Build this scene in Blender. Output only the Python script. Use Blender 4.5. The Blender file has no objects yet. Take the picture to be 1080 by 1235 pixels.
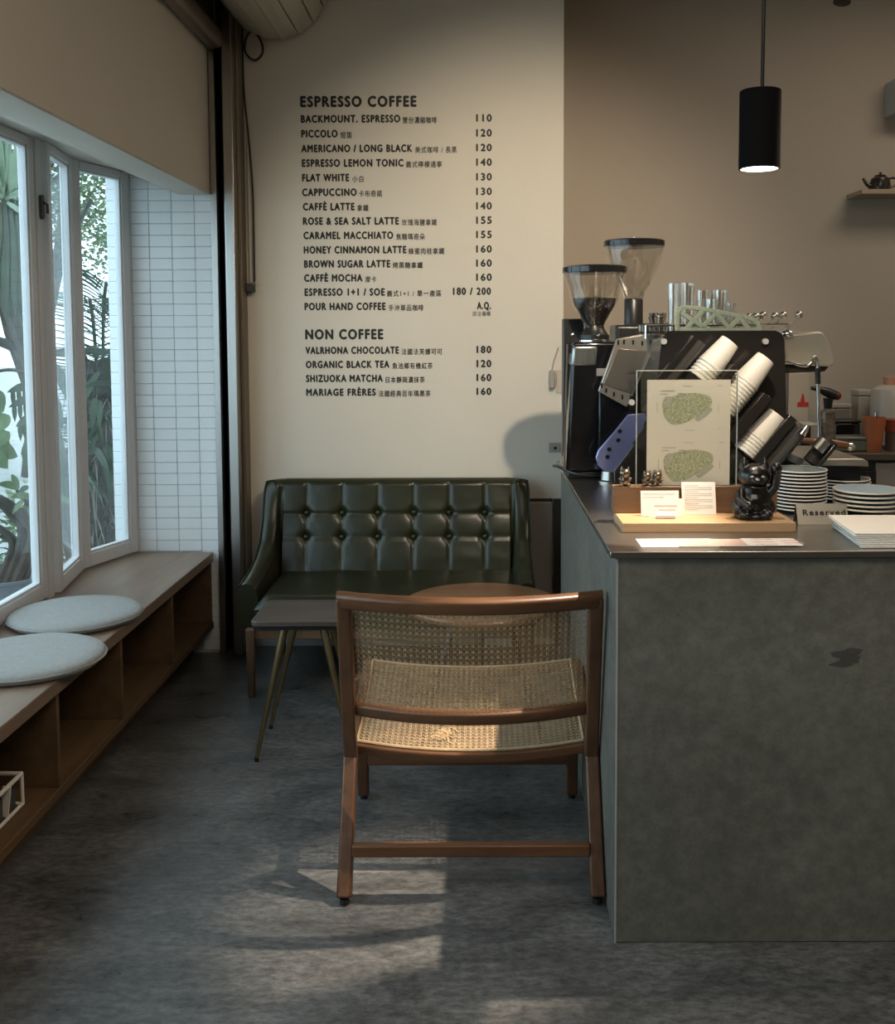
import bpy, bmesh, math, random
from math import sin, cos, pi, radians, sqrt, atan2
from mathutils import Vector, Matrix, noise as mnoise
random.seed(7)
SC = bpy.context.scene
COL = SC.collection
# ------------------------------------------------------------------ camera
PITCH, ROLL, FPX, PCX, PCY, CAMH = radians(4.08), radians(-0.2), 1250.0, 580.0, 489.0, 1.4
cam = bpy.data.cameras.new('camera')
co = bpy.data.objects.new('camera', cam); COL.objects.link(co)
RC = Matrix.Rotation(pi/2-PITCH, 3, 'X') @ Matrix.Rotation(ROLL, 3, 'Z')
co.matrix_world = Matrix.Translation((0, 0, CAMH)) @ RC.to_4x4()
cam.sensor_fit = 'HORIZONTAL'; cam.sensor_width = 36; cam.lens = FPX/1080*36
cam.shift_x = (540-PCX)/1080; cam.shift_y = (PCY-617.5)/1080
cam.clip_start = .05; cam.clip_end = 200
SC.camera = co
def at(px, py, X=None, Y=None, Z=None):
    "a measured point of the photograph on the plane X=, Y= or Z="
    d = RC @ Vector(((px-PCX)/FPX, -(py-PCY)/FPX, -1))
    t = X/d.x if X is not None else (Y/d.y if Y is not None else (Z-CAMH)/d.z)
    return Vector((0, 0, CAMH)) + d*t
# ------------------------------------------------------------------ world, exposure, lights
SC.view_settings.view_transform = 'Standard'; SC.view_settings.look = 'None'
SC.view_settings.gamma = 1; SC.view_settings.use_curve_mapping = False
SC.view_settings.exposure = 0.12
SKY_STRENGTH = 3.6
w = bpy.data.worlds.new('sky'); SC.world = w; w.use_nodes = True
bg = w.node_tree.nodes['Background']; bg.inputs[0].default_value = (.66, .84, 1.0, 1); bg.inputs[1].default_value = SKY_STRENGTH
def portal(name, loc, rot, sx, sy):
    l = bpy.data.lights.new(name, 'AREA'); l.shape = 'RECTANGLE'; l.size = sx; l.size_y = sy
    l.cycles.is_portal = True
    o = bpy.data.objects.new(name, l); o.location = loc; o.rotation_euler = rot; COL.objects.link(o)
portal('window_portal', (-1.68, 1.9, 1.27), (0, -pi/2, 0), 1.7, 5.3)
def spot(name, loc, target, power, size, blend, radius, col):
    l = bpy.data.lights.new(name, 'SPOT'); l.energy = power; l.spot_size = radians(size); l.spot_blend = blend
    l.shadow_soft_size = radius; l.color = col
    o = bpy.data.objects.new(name, l); o.location = loc
    o.rotation_euler = (Vector(target)-Vector(loc)).to_track_quat('-Z', 'Y').to_euler(); COL.objects.link(o)
    return o
PEND = Vector((.652, 2.45, 1.775))
spot('pendant_light', (PEND.x, PEND.y, PEND.z-.004), (PEND.x-.04, PEND.y, 0), 15, 118, .35, .012, (1, .84, .64))
spot('track_light', (.505, 2.2, 2.49), (.22, 4.56, 1.50), 165, 62, .95, .022, (1, .84, .64))
TL = Vector((1.12, 2.68, 2.88))
spot('track_light_counter', TL, (-.10, 2.42, 0), 700, 19.5, .8, .02, (1, .84, .66))
def area(name, loc, rot, sx, sy, power, col):
    l = bpy.data.lights.new(name, 'AREA'); l.shape = 'RECTANGLE'; l.size = sx; l.size_y = sy; l.energy = power; l.color = col
    o = bpy.data.objects.new(name, l); o.location = loc; o.rotation_euler = rot; COL.objects.link(o)
area('fill_light_front', (.6, .6, 3.05), (0, 0, 0), 1.6, 1.2, 37, (1, .86, .70))  # unseen fill lamp added for warm ambient light, no fixture modelled
area('fill_light_kitchen', (2.2, 3.6, 3.05), (0, 0, 0), 1.0, .8, 17, (1, .84, .68))  # second added fill, lifts the kitchen side; not a visible lamp
# ------------------------------------------------------------------ helpers
def nn(nt, t, **kw):
    n = nt.nodes.new(t)
    for k, v in kw.items(): setattr(n, k, v)
    return n
def mat(name, col, rough=.5, metal=0.0, var=0.0, vs=5.0, col2=None, bump=0.0, bs=40.0, stretch=(1, 1, 1), spec=.5, coat=0.0, det=6, sheen=0, bdist=.01):
    m = bpy.data.materials.new(name); m.use_nodes = True; nt = m.node_tree; L = nt.links
    b = nt.nodes['Principled BSDF']
    b.inputs['Base Color'].default_value = (*col, 1); b.inputs['Roughness'].default_value = rough
    b.inputs['Metallic'].default_value = metal; b.inputs['Specular IOR Level'].default_value = spec
    b.inputs['Coat Weight'].default_value = coat; b.inputs['Coat Roughness'].default_value = .15
    b.inputs['Sheen Weight'].default_value = sheen
    if var or col2 or bump:
        tc = nn(nt, 'ShaderNodeTexCoord'); mp = nn(nt, 'ShaderNodeMapping'); mp.inputs['Scale'].default_value = stretch
        L.new(tc.outputs['Object'], mp.inputs[0])
    if var or col2:
        n1 = nn(nt, 'ShaderNodeTexNoise'); n1.inputs['Scale'].default_value = vs; n1.inputs['Detail'].default_value = det
        n1.inputs['Roughness'].default_value = .65
        L.new(mp.outputs[0], n1.inputs[0])
        r = nn(nt, 'ShaderNodeValToRGB'); L.new(n1.outputs[0], r.inputs[0])
        c2 = col2 or tuple(c*(1-var) for c in col)
        r.color_ramp.elements[0].color = (*c2, 1); r.color_ramp.elements[1].color = (*col, 1)
        r.color_ramp.elements[0].position = .32; r.color_ramp.elements[1].position = .68
        L.new(r.outputs[0], b.inputs['Base Color'])
    if bump:
        n2 = nn(nt, 'ShaderNodeTexNoise'); n2.inputs['Scale'].default_value = bs; n2.inputs['Detail'].default_value = 4
        L.new(mp.outputs[0], n2.inputs[0])
        bp = nn(nt, 'ShaderNodeBump'); bp.inputs['Strength'].default_value = bump; bp.inputs['Distance'].default_value = bdist
        L.new(n2.outputs[0], bp.inputs['Height']); L.new(bp.outputs[0], b.inputs['Normal'])
    return m
def woodmat(name, c1, c2, axis='Y', scale=9, rough=.45, coat=0.0):
    st = {'X': (.09, 1, 1), 'Y': (1, .09, 1), 'Z': (1, 1, .09)}[axis]
    m = mat(name, c1, rough, 0, col2=c2, vs=scale*3, stretch=st, bump=.12, bs=scale*12, coat=coat, det=9, bdist=.003)
    return m
def glassmat(name, tint=(1, 1, 1), refl=.9, base=.04):
    m = bpy.data.materials.new(name); m.use_nodes = True; nt = m.node_tree; nt.nodes.clear(); L = nt.links
    o = nn(nt, 'ShaderNodeOutputMaterial'); mx = nn(nt, 'ShaderNodeMixShader')
    t = nn(nt, 'ShaderNodeBsdfTransparent'); t.inputs[0].default_value = (*tint, 1)
    g = nn(nt, 'ShaderNodeBsdfGlossy'); g.inputs['Roughness'].default_value = .02; g.inputs[0].default_value = (refl, refl, refl, 1)
    lw = nn(nt, 'ShaderNodeLayerWeight'); lw.inputs[0].default_value = .5
    pw = nn(nt, 'ShaderNodeMath', operation='POWER'); pw.inputs[1].default_value = 4.0
    L.new(lw.outputs['Facing'], pw.inputs[0])
    mr = nn(nt, 'ShaderNodeMapRange'); mr.inputs[3].default_value = base; mr.inputs[4].default_value = .85
    L.new(pw.outputs[0], mr.inputs[0]); L.new(mr.outputs[0], mx.inputs[0])
    L.new(t.outputs[0], mx.inputs[1]); L.new(g.outputs[0], mx.inputs[2]); L.new(mx.outputs[0], o.inputs[0])
    return m
def emit(name, col, s):
    m = bpy.data.materials.new(name); m.use_nodes = True; nt = m.node_tree; nt.nodes.clear()
    o = nn(nt, 'ShaderNodeOutputMaterial'); e = nn(nt, 'ShaderNodeEmission'); e.inputs[0].default_value = (*col, 1); e.inputs[1].default_value = s
    nt.links.new(e.outputs[0], o.inputs[0]); return m

class MB:
    def __init__(s): s.v = []; s.f = []
    def add(s, vs, fs):
        n = len(s.v); s.v += [tuple(v) for v in vs]; s.f += [tuple(i+n for i in f) for f in fs]; return s
    def box(s, x0, x1, y0, y1, z0, z1):
        return s.add([(x0,y0,z0),(x1,y0,z0),(x1,y1,z0),(x0,y1,z0),(x0,y0,z1),(x1,y0,z1),(x1,y1,z1),(x0,y1,z1)],
                     [(0,3,2,1),(4,5,6,7),(0,1,5,4),(1,2,6,5),(2,3,7,6),(3,0,4,7)])
    def bar(s, p, q, w, h, up=(0, 0, 1), w2=None, h2=None):
        p = Vector(p); q = Vector(q); d = (q-p).normalized(); up = Vector(up)
        if abs(d.dot(up)) > .99: up = Vector((0, 1, 0))
        sx = d.cross(up).normalized(); sy = sx.cross(d).normalized()
        w2 = w if w2 is None else w2; h2 = h if h2 is None else h2
        vs = []
        for c, a, b in ((p, w/2, h/2), (q, w2/2, h2/2)):
            vs += [c-sx*a-sy*b, c+sx*a-sy*b, c+sx*a+sy*b, c-sx*a+sy*b]
        return s.add(vs, [(0,1,2,3),(7,6,5,4),(0,4,5,1),(1,5,6,2),(2,6,7,3),(3,7,4,0)])
    def prism(s, poly, axis, a, b):
        n = len(poly); f3 = {'X': lambda p, t: (t, p[0], p[1]), 'Y': lambda p, t: (p[0], t, p[1]), 'Z': lambda p, t: (p[0], p[1], t)}[axis]
        vs = [f3(p, a) for p in poly]+[f3(p, b) for p in poly]
        return s.add(vs, [tuple(range(n)), tuple(range(2*n-1, n-1, -1))]+[(i, (i+1) % n+0, (i+1) % n+n, i+n)[::-1] for i in range(n)])
    def tube(s, pts, r, n=8, cap=True):
        pts = [Vector(p) for p in pts]; m = len(pts); rs = r if isinstance(r, (list, tuple)) else [r]*m
        base = len(s.v); up = None
        for i, p in enumerate(pts):
            d = (pts[min(i+1, m-1)]-pts[max(i-1, 0)]).normalized()
            if up is None: up = Vector((0, 0, 1)) if abs(d.z) < .9 else Vector((1, 0, 0))
            a = d.cross(up).normalized(); b = a.cross(d).normalized(); up = b
            for k in range(n):
                t = 2*pi*k/n; s.v.append(tuple(p+a*rs[i]*cos(t)+b*rs[i]*sin(t)))
        for i in range(m-1):
            for k in range(n):
                s.f.append((base+i*n+k, base+i*n+(k+1) % n, base+(i+1)*n+(k+1) % n, base+(i+1)*n+k))
        if cap:
            s.f.append(tuple(base+k for k in range(n))[::-1]); s.f.append(tuple(base+(m-1)*n+k for k in range(n)))
        return s
    def lathe(s, prof, c=(0, 0, 0), n=24, M=None):
        base = len(s.v); c = Vector(c)
        for r, z in prof:
            for k in range(n):
                v = Vector((r*cos(2*pi*k/n), r*sin(2*pi*k/n), z))
                if M: v = M @ v
                s.v.append(tuple(v+c))
        for i in range(len(prof)-1):
            for k in range(n):
                s.f.append((base+i*n+k, base+i*n+(k+1) % n, base+(i+1)*n+(k+1) % n, base+(i+1)*n+k))
        if prof[0][0] > 1e-6: s.f.append(tuple(base+k for k in range(n))[::-1])
        if prof[-1][0] > 1e-6: s.f.append(tuple(base+(len(prof)-1)*n+k for k in range(n)))
        return s
    def ball(s, c, r, n=10, sc=(1, 1, 1)):
        pr = [(r*sin(pi*i/n)+(1e-7 if i in (0, n) else 0), -r*cos(pi*i/n)) for i in range(n+1)]
        M = Matrix.Diagonal(Vector(sc))
        return s.lathe(pr, c, n*2, M)
    def quad(s, a, b, c, d): return s.add([a, b, c, d], [(0, 1, 2, 3)])
    def ribbon(s, pts, side, wdt):
        base = len(s.v)
        for p, sd in zip(pts, side): s.v.append(tuple(p-sd*wdt/2)); s.v.append(tuple(p+sd*wdt/2))
        for i in range(len(pts)-1): s.f.append((base+2*i, base+2*i+1, base+2*i+3, base+2*i+2))
        return s
    def xf(s, M): s.v = [tuple(M @ Vector(v)) for v in s.v]; return s
def wloc(o):
    p = Vector((0, 0, 0))
    while o: p += o.location; o = o.parent
    return p
def obj(name, mb, m, parent=None, bevel=0, seg=2, smooth=True, ang=38, origin=None, mods=None):
    me = bpy.data.meshes.new(name)
    off = wloc(parent) if parent else Vector((0, 0, 0))
    org = Vector(origin) if origin is not None else off
    me.from_pydata([tuple(Vector(v)-org) for v in mb.v], [], mb.f)
    bm = bmesh.new(); bm.from_mesh(me)
    if smooth != 'keep': bmesh.ops.remove_doubles(bm, verts=bm.verts, dist=1e-6)
    bmesh.ops.recalc_face_normals(bm, faces=bm.faces); bm.to_mesh(me); bm.free()
    me.materials.append(m)
    if smooth:
        for p in me.polygons: p.use_smooth = True
        me.set_sharp_from_angle(angle=radians(ang))
    o = bpy.data.objects.new(name, me); COL.objects.link(o)
    if parent: o.parent = parent
    o.location = org-off
    if bevel:
        b = o.modifiers.new('bevel', 'BEVEL'); b.width = bevel; b.segments = seg; b.limit_method = 'ANGLE'; b.angle_limit = radians(40); b.harden_normals = False
    for k, kw in (mods or []):
        mo = o.modifiers.new(k, k)
        for a, v in kw.items(): setattr(mo, a, v)
    return o
def thing(name, label, cat, loc=(0, 0, 0), group=None):
    o = bpy.data.objects.new(name, None); o.empty_display_size = .05; o.location = loc; COL.objects.link(o)
    return tag(o, label, cat, group)
def tag(o, label, cat, group=None):
    o['label'] = label; o['category'] = cat
    if group: o['group'] = group
    return o
def struct(name, mb, m, label=None, **k):
    o = obj(name, mb, m, **k); o['kind'] = 'structure'
    if label: o['label'] = label
    return o
def dup(o, parent=None, loc=None, rotz=None, label=None):
    c = o.copy(); COL.objects.link(c)
    if parent: c.parent = parent
    if loc is not None: c.location = loc
    if rotz is not None: c.rotation_euler.z = rotz
    if label: c['label'] = label
    for ch in list(o.children): dup(ch, c)
    return c
def text(name, body, m, parent, loc, h, width=None, bold=0.0, M3=None, align='LEFT', extr=.0004):
    "flat lettering as a mesh; h = cap height, width = fitted width; M3 turns XY text into the world"
    cu = bpy.data.curves.new(name, 'FONT'); cu.body = body; cu.size = h/.73; cu.extrude = extr; cu.resolution_u = 3
    cu.space_character = 1.22
    t = bpy.data.objects.new(name, cu); COL.objects.link(t)
    dg = bpy.context.evaluated_depsgraph_get(); dg.update()
    me = bpy.data.meshes.new_from_object(t.evaluated_get(dg)); bpy.data.objects.remove(t); bpy.data.curves.remove(cu)
    if not me.vertices: return None
    xs = [v.co.x for v in me.vertices]; x0, x1 = min(xs), max(xs)
    sx = (width/(x1-x0)) if width else 1
    M3 = M3 or Matrix(((1, 0, 0), (0, 0, -1), (0, 1, 0)))
    W = (x1-x0)*sx; dx = {'LEFT': 0, 'CENTER': -W/2, 'RIGHT': -W}[align]
    off = wloc(parent) if parent else Vector((0, 0, 0))
    for v in me.vertices:
        c = Vector(((v.co.x-x0)*sx+dx, v.co.y, v.co.z)); v.co = M3 @ c
    if bold:       # heavier strokes: the same outline laid down five times, a hair apart
        bm = bmesh.new(); d = bold*h*1.1
        for q, (ax, az) in enumerate(((0, 0), (d, 0), (-d, 0), (0, d), (0, -d))):
            k0 = len(bm.verts); bm.from_mesh(me); bm.verts.ensure_lookup_table()
            off3 = M3 @ Vector((ax, az, q*.00006))
            for v_ in bm.verts[k0:]: v_.co += off3
        bm.to_mesh(me); bm.free()
    me.materials.clear(); me.materials.append(m)
    o = bpy.data.objects.new(name, me); COL.objects.link(o); o.location = Vector(loc)-off
    if parent: o.parent = parent
    return o
def catmull(P, n=8):
    P = [Vector(p) for p in P]; out = []
    Q = [P[0]*2-P[1]]+P+[P[-1]*2-P[-2]]
    for i in range(1, len(Q)-2):
        for k in range(n):
            t = k/n; a, b, c, d = Q[i-1], Q[i], Q[i+1], Q[i+2]
            out.append(.5*((2*b)+(c-a)*t+(2*a-5*b+4*c-d)*t*t+(3*b-a-3*c+d)*t**3))
    out.append(P[-1]); return out
def rrect(x0, x1, y0, y1, r, n=5):
    out = []
    for cx, cy, a in ((x1-r, y1-r, 0), (x0+r, y1-r, 90), (x0+r, y0+r, 180), (x1-r, y0+r, 270)):
        for k in range(n+1):
            t = radians(a+90*k/n); out.append((cx+r*cos(t), cy+r*sin(t)))
    return out
# ------------------------------------------------------------------ materials
plaster = mat('warm_white_plaster', (.60, .56, .48), .75, var=.06, vs=1.2, bump=.08, bs=60)
plaster_k = mat('taupe_plaster', (.40, .345, .28), .8, var=.06, vs=1.2, bump=.08, bs=50)
plaster_l = mat('beam_plaster', (.56, .52, .45), .8, var=.05, vs=1.5, bump=.08, bs=50)
whitepaint = mat('white_window_paint', (.66, .67, .68), .45, var=.05, vs=8)
tilem = mat('painted_white_tile', (.77, .80, .81), .38, var=.05, vs=6, bump=.05, bs=30)
grout = mat('grout', (.50, .53, .54), .8, var=.1, vs=20)
steel = mat('brushed_steel', (.50, .48, .45), .28, 1.0, var=.15, vs=6, stretch=(1, 1, .05))
chrome = mat('chrome', (.75, .74, .72), .12, 1.0)
darksteel = mat('dark_steel', (.10, .09, .08), .45, .8, var=.3, vs=8)
steeltop = mat('steel_countertop', (.42, .40, .37), .30, 1.0, var=.12, vs=3, bump=.02, bs=12)
black = mat('black_plastic', (.012, .012, .012), .35)
blackgloss = mat('black_gloss', (.008, .008, .009), .12)
acrylblk = mat('black_acrylic', (.022, .02, .018), .2)
brass = mat('aged_brass', (.30, .23, .12), .35, .9, var=.2, vs=10)
leather = mat('green_leather', (.022, .024, .010), .32, var=.35, vs=7, bump=.06, bs=90, spec=.4, bdist=.004)
teak = woodmat('teak', (.135, .060, .026), (.065, .028, .013), 'Z', 10, .38)
teakx = woodmat('teak_cross', (.155, .068, .029), (.08, .034, .015), 'X', 10, .36)
oakd = woodmat('dark_bench_wood', (.13, .076, .034), (.078, .045, .020), 'Y', 7, .6)
oaktop = woodmat('bench_top_wood', (.26, .185, .13), (.17, .115, .078), 'Y', 6, .42)
walnut = woodmat('walnut_top', (.085, .063, .050), (.035, .024, .018), 'X', 9, .4)
redwood = woodmat('reddish_wood', (.28, .125, .05), (.17, .07, .028), 'X', 9, .3)
boardw = woodmat('oak_board', (.44, .28, .15), (.33, .20, .10), 'X', 8, .45)
boardd = woodmat('dark_oak_block', (.20, .11, .055), (.13, .07, .035), 'X', 8, .5)
legw = woodmat('leg_wood', (.15, .09, .05), (.09, .052, .03), 'Z', 9, .5)
canem = mat('cane', (.60, .42, .24), .5, var=.3, vs=30)
linen = mat('grey_linen', (.31, .31, .295), .9, var=.15, vs=60, bump=.5, bs=220, sheen=.1, bdist=.004)
ceram = mat('white_ceramic', (.78, .77, .73), .18)
ceramb = mat('pale_blue_glaze', (.32, .43, .52), .3)
ceramg = mat('grey_blue_glaze', (.17, .22, .23), .25)
ceramk = mat('black_glaze', (.02, .02, .022), .1)
paper = mat('white_paper', (.70, .67, .61), .8)
paperc = mat('cream_paper', (.86, .80, .69), .8)
cupm = mat('paper_cup', (.80, .76, .68), .5)
ink = mat('black_ink', (.010, .009, .008), .6)
inkg = mat('grey_ink', (.30, .30, .27), .8)
inko = mat('orange_ink', (.65, .25, .12), .8)
glass = glassmat('window_glass', (.93, .97, .96), .9, .03)
gware = glassmat('glassware', (.93, .92, .89), 1.0, .16)
acryl = glassmat('clear_acrylic', (.95, .95, .93), .8, .025)
beans = mat('coffee_beans', (.018, .009, .005), .3, var=.6, vs=80, bump=1, bs=150)
orange = mat('orange_plastic', (.42, .13, .05), .4)
greenpl = mat('pale_green_plastic', (.70, .74, .50), .45)
redp = mat('red_print', (.45, .03, .02), .5)
violet = mat('violet_tinted_steel', (.36, .36, .62), .3, .6)
# floor: dark trowelled concrete, blotchy, faintly polished
def floor_mat(name, ca, cb, cc, rough0, rough1, sc=1.0, st=(1, 1, 1)):
    m = bpy.data.materials.new(name); m.use_nodes = True; nt = m.node_tree; L = nt.links; b = nt.nodes['Principled BSDF']
    tc = nn(nt, 'ShaderNodeTexCoord'); mp = nn(nt, 'ShaderNodeMapping'); mp.inputs['Scale'].default_value = st; L.new(tc.outputs['Object'], mp.inputs[0])
    a = nn(nt, 'ShaderNodeTexNoise'); a.inputs['Scale'].default_value = 2.2*sc; a.inputs['Detail'].default_value = 12; a.inputs['Roughness'].default_value = .68; a.inputs['Distortion'].default_value = .6
    c = nn(nt, 'ShaderNodeTexNoise'); c.inputs['Scale'].default_value = 26*sc; c.inputs['Detail'].default_value = 8; c.inputs['Roughness'].default_value = .75
    L.new(mp.outputs[0], a.inputs[0]); L.new(mp.outputs[0], c.inputs[0])
    r1 = nn(nt, 'ShaderNodeValToRGB'); r1.color_ramp.elements[0].position = .35; r1.color_ramp.elements[1].position = .66
    r1.color_ramp.elements[0].color = (*ca, 1); r1.color_ramp.elements[1].color = (*cb, 1); L.new(a.outputs[0], r1.inputs[0])
    r2 = nn(nt, 'ShaderNodeValToRGB'); r2.color_ramp.elements[0].position = .40; r2.color_ramp.elements[1].position = .62
    r2.color_ramp.elements[0].color = (*cc, 1); r2.color_ramp.elements[1].color = (1, 1, 1, 1); L.new(c.outputs[0], r2.inputs[0])
    mx = nn(nt, 'ShaderNodeMix', data_type='RGBA', blend_type='MULTIPLY'); mx.inputs[0].default_value = .8
    L.new(r1.outputs[0], mx.inputs[6]); L.new(r2.outputs[0], mx.inputs[7]); L.new(mx.outputs[2], b.inputs['Base Color'])
    mr = nn(nt, 'ShaderNodeMapRange'); mr.inputs[3].default_value = rough0; mr.inputs[4].default_value = rough1
    L.new(a.outputs[0], mr.inputs[0]); L.new(mr.outputs[0], b.inputs['Roughness'])
    bp = nn(nt, 'ShaderNodeBump'); bp.inputs['Strength'].default_value = .3; bp.inputs['Distance'].default_value = .005
    L.new(c.outputs[0], bp.inputs['Height']); L.new(bp.outputs[0], b.inputs['Normal'])
    return m
floorm = floor_mat('dark_trowelled_concrete', (.075, .075, .074), (.195, .192, .185), (.32, .32, .33), .20, .40, 1.2, (1, 1.9, 1))
concr = floor_mat('grey_skim_concrete', (.118, .113, .090), (.172, .164, .133), (.62, .62, .60), .50, .7, 1.0)
gravel = floor_mat('pale_gravel', (.36, .37, .36), (.52, .52, .50), (.6, .6, .6), .8, .9, 2.0)
# ------------------------------------------------------------------ room shell
WY = 4.563; EY = 4.456; FZ = 3.1
struct('floor', MB().box(-1.6, 3.3, -3.2, 5.3, -.1, 0), floorm, 'dark mottled trowelled concrete floor')
struct('ceiling', MB().box(-1.7, 3.3, -3.2, 5.3, FZ, FZ+.1), plaster_k)
wm = struct('wall_back', MB().box(-1.16, .364, WY, WY+.5, 0, FZ), plaster, 'warm white menu wall')
struct('wall_kitchen', MB().box(.364, 3.2, 5.06, 5.2, 0, FZ), plaster_k, 'taupe kitchen wall')
struct('wall_right', MB().box(3.2, 3.3, -3.2, 5.2, 0, FZ), plaster_k)
mb = MB().box(-1.6, 3.3, -3.2, -3.1, 0, FZ)
struct('wall_front', mb, plaster_k)
mb = MB().box(-1.7, -1.16, -3.2, -.62, 0, FZ); struct('wall_left', mb, plaster_l)
# plaster beam over the window recess
mb = MB().prism([(-1.14, 1.980), (-1.28, 1.985), (-1.50, 2.078), (-1.62, 2.082), (-1.62, FZ), (-1.14, FZ)], 'Y', -.62, EY)
struct('wall_upper_left', mb, plaster_l, 'plaster beam wall above the window recess', bevel=.006)
# white tiled end wall, every tile a part
we = struct('wall_end', MB().box(-1.592, -1.112, EY+.004, EY+.107, 0, FZ), grout, 'white painted tile wall at the end of the window seat')
cols = [-1.122, -1.216, -1.314, -1.411, -1.488, -1.592]
for ci in range(len(cols)-1):
    x1, x0 = cols[ci], cols[ci+1]
    r0 = 0 if ci == 0 else 9
    for r in range(r0, 44 if ci < 4 else 46):
        z0 = .012+r*.0487
        if z0 > 2.07 and ci < 4: continue
        j = random.uniform(-.0012, .0012)
        me_ = MB().box(x0+.0008, x1-.0008, EY+j*.6, EY+.008, z0+.0008, z0+.0479)
        obj('tile', me_, tilem, we, bevel=.0015, seg=1, origin=(x0, EY, z0))
# kitchen-side: flush grey cabinet door in the menu wall
cab = thing('wall_cabinet', 'flush grey low cabinet door set in menu wall beside sofa', 'cabinet', (.27, WY, 0))
greyp = mat('grey_panel', (.30, .28, .25), .5, var=.04)
obj('door', MB().box(.19, .318, WY-.014, WY, .03, .645), greyp, cab, bevel=.002)
obj('frame', MB().box(.322, .364, WY-.02, WY, 0, .66).box(.19, .318, WY-.004, WY, .645, .66), darksteel, cab)
struct('baseboard_back', MB().box(-1.02, .19, WY-.012, WY, 0, .032), whitepaint)
# ------------------------------------------------------------------ menu lettering
MENU = [('ESPRESSO COFFEE', 363, 502, 122, 11.4, None, 0, 0, None, 0, 0),
 ('BACKMOUNT. ESPRESSO', 363.5, 482.5, 143, 8, '雙份濃縮咖啡', 486, 527, '110', 575, 593),
 ('PICCOLO', 364, 407, 161, 8, '短笛', 411, 424.5, '120', 575, 593),
 ('AMERICANO / LONG BLACK', 364, 497, 178.7, 8, '美式咖啡 / 長黑', 501, 551, '120', 575, 593),
 ('ESPRESSO LEMON TONIC', 364.7, 486.5, 196.3, 8, '義式檸檬通寧', 490, 533, '140', 575, 593),
 ('FLAT WHITE', 365, 421, 214, 8, '小白', 425, 438.5, '130', 575, 593),
 ('CAPPUCCINO', 365, 430, 231.6, 8, '卡布奇諾', 433, 461, '130', 575, 593),
 ('CAFFÈ LATTE', 366, 427.5, 249, 8, '拿鐵', 431, 444.5, '140', 575, 593),
 ('ROSE & SEA SALT LATTE', 366, 481, 266.3, 8, '玫瑰海鹽拿鐵', 485, 527, '155', 575, 593),
 ('CARAMEL MACCHIATO', 366.7, 474, 283.6, 8, '焦糖瑪奇朵', 478, 512.5, '155', 575, 593),
 ('HONEY CINNAMON LATTE', 367, 490, 301, 8, '蜂蜜肉桂拿鐵', 493, 536, '160', 575, 593),
 ('BROWN SUGAR LATTE', 367.4, 470.5, 318, 8, '烤黑糖拿鐵', 474, 510, '160', 575, 593),
 ('CAFFÈ MOCHA', 367.5, 437, 335, 8, '摩卡', 441, 454, '160', 575, 593),
 ('ESPRESSO 1+1 / SOE', 368, 464, 352, 8, '義式1+1 / 單一產區', 467, 532.5, '180 / 200', 547, 592),
 ('POUR HAND COFFEE', 368, 465, 369.3, 8, '手沖單品咖啡', 469, 511, 'A.Q.', 576, 592),
 ('NON COFFEE', 369, 462, 402.8, 11, None, 0, 0, None, 0, 0),
 ('VALRHONA CHOCOLATE', 369, 481, 422.2, 7.8, '法國法芙娜可可', 484.5, 533.5, '180', 575.5, 592.5),
 ('ORGANIC BLACK TEA', 369.5, 469.5, 439.2, 7.8, '魚池鄉有機紅茶', 473.5, 522, '120', 575.5, 592.5),
 ('SHIZUOKA MATCHA', 369.7, 461.5, 456.1, 7.8, '日本靜岡濃抹茶', 465.5, 512.5, '160', 575.5, 592.5),
 ('MARIAGE FRÈRES', 370, 453, 472.8, 7.8, '法國經典百年瑪黑茶', 457, 519.5, '160', 575.5, 592.5)]
PXM = WY/FPX
def wtext(name, s, x0, x1, yc, h, bold, cjk=False):
    a = at(x0, yc, Y=WY); b = at(x1, yc, Y=WY); z = (a.z+b.z)/2
    hh = h*PXM
    o = text(name, s, ink, wm, (a.x, WY-.0008, z-hh/2-(.09*hh if cjk else 0)), hh*(.80 if cjk else 1), b.x-a.x, bold)
for (s, x0, x1, y, h, cj, c0, c1, pr_, p0, p1) in MENU:
    wtext('menu_heading' if h > 9 else 'menu_item', s, x0, x1, y, h*1.08, .06)
    if cj: wtext('menu_item_chinese', cj, c0, c1, y+.6, 7.4, .018, True)
    if pr_: wtext('menu_price', pr_, p0, p1, y-1.0, 8.5, .06)
wtext('menu_item_chinese', '請洽櫃檯', 570, 592, 377.3, 6, 0, True)
# ------------------------------------------------------------------ steel shutter guide rails
g = thing('shutter_guide_rail', 'tall twin steel shutter guide channel beside the menu wall', 'guide rail', (-1.1, 4.5, 0))
# inner channel (with tile side) and outer channel
obj('channel', MB().box(-1.137, -1.112, 4.425, 4.56, 0, 2.62), steel, g, bevel=.002)
obj('channel', MB().box(-1.076, -1.034, 4.405, 4.56, 0, 2.74), steel, g, bevel=.004)
obj('slot', MB().box(-1.112, -1.076, 4.52, 4.56, 0, 2.62), black, g)
obj('side_plate', MB().box(-1.034, -1.020, 4.47, 4.56, 0, 2.74), mat('brown_steel', (.22, .18, .13), .45, .6, var=.2), g, bevel=.002)
# header tube
hd = thing('shutter_header_tube', 'long dull steel tube running along the top of the beam', 'beam', (-1.12, 3, 2.6))
hr = MB().prism([(x, z) for x, z in rrect(-1.138, -1.07, 2.575, 2.66, .025)], 'Y', .3, 4.40)
obj('tube', hr, mat('dull_steel', (.33, .29, .24), .4, .9, var=.2, vs=5, stretch=(1, .05, 1)), hd)
obj('hood', MB().box(-1.138, -1.10, .3, 4.39, 2.664, 3.08), darksteel, hd)  # added dark plate, paints in the shade on the wall above the tube
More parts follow.
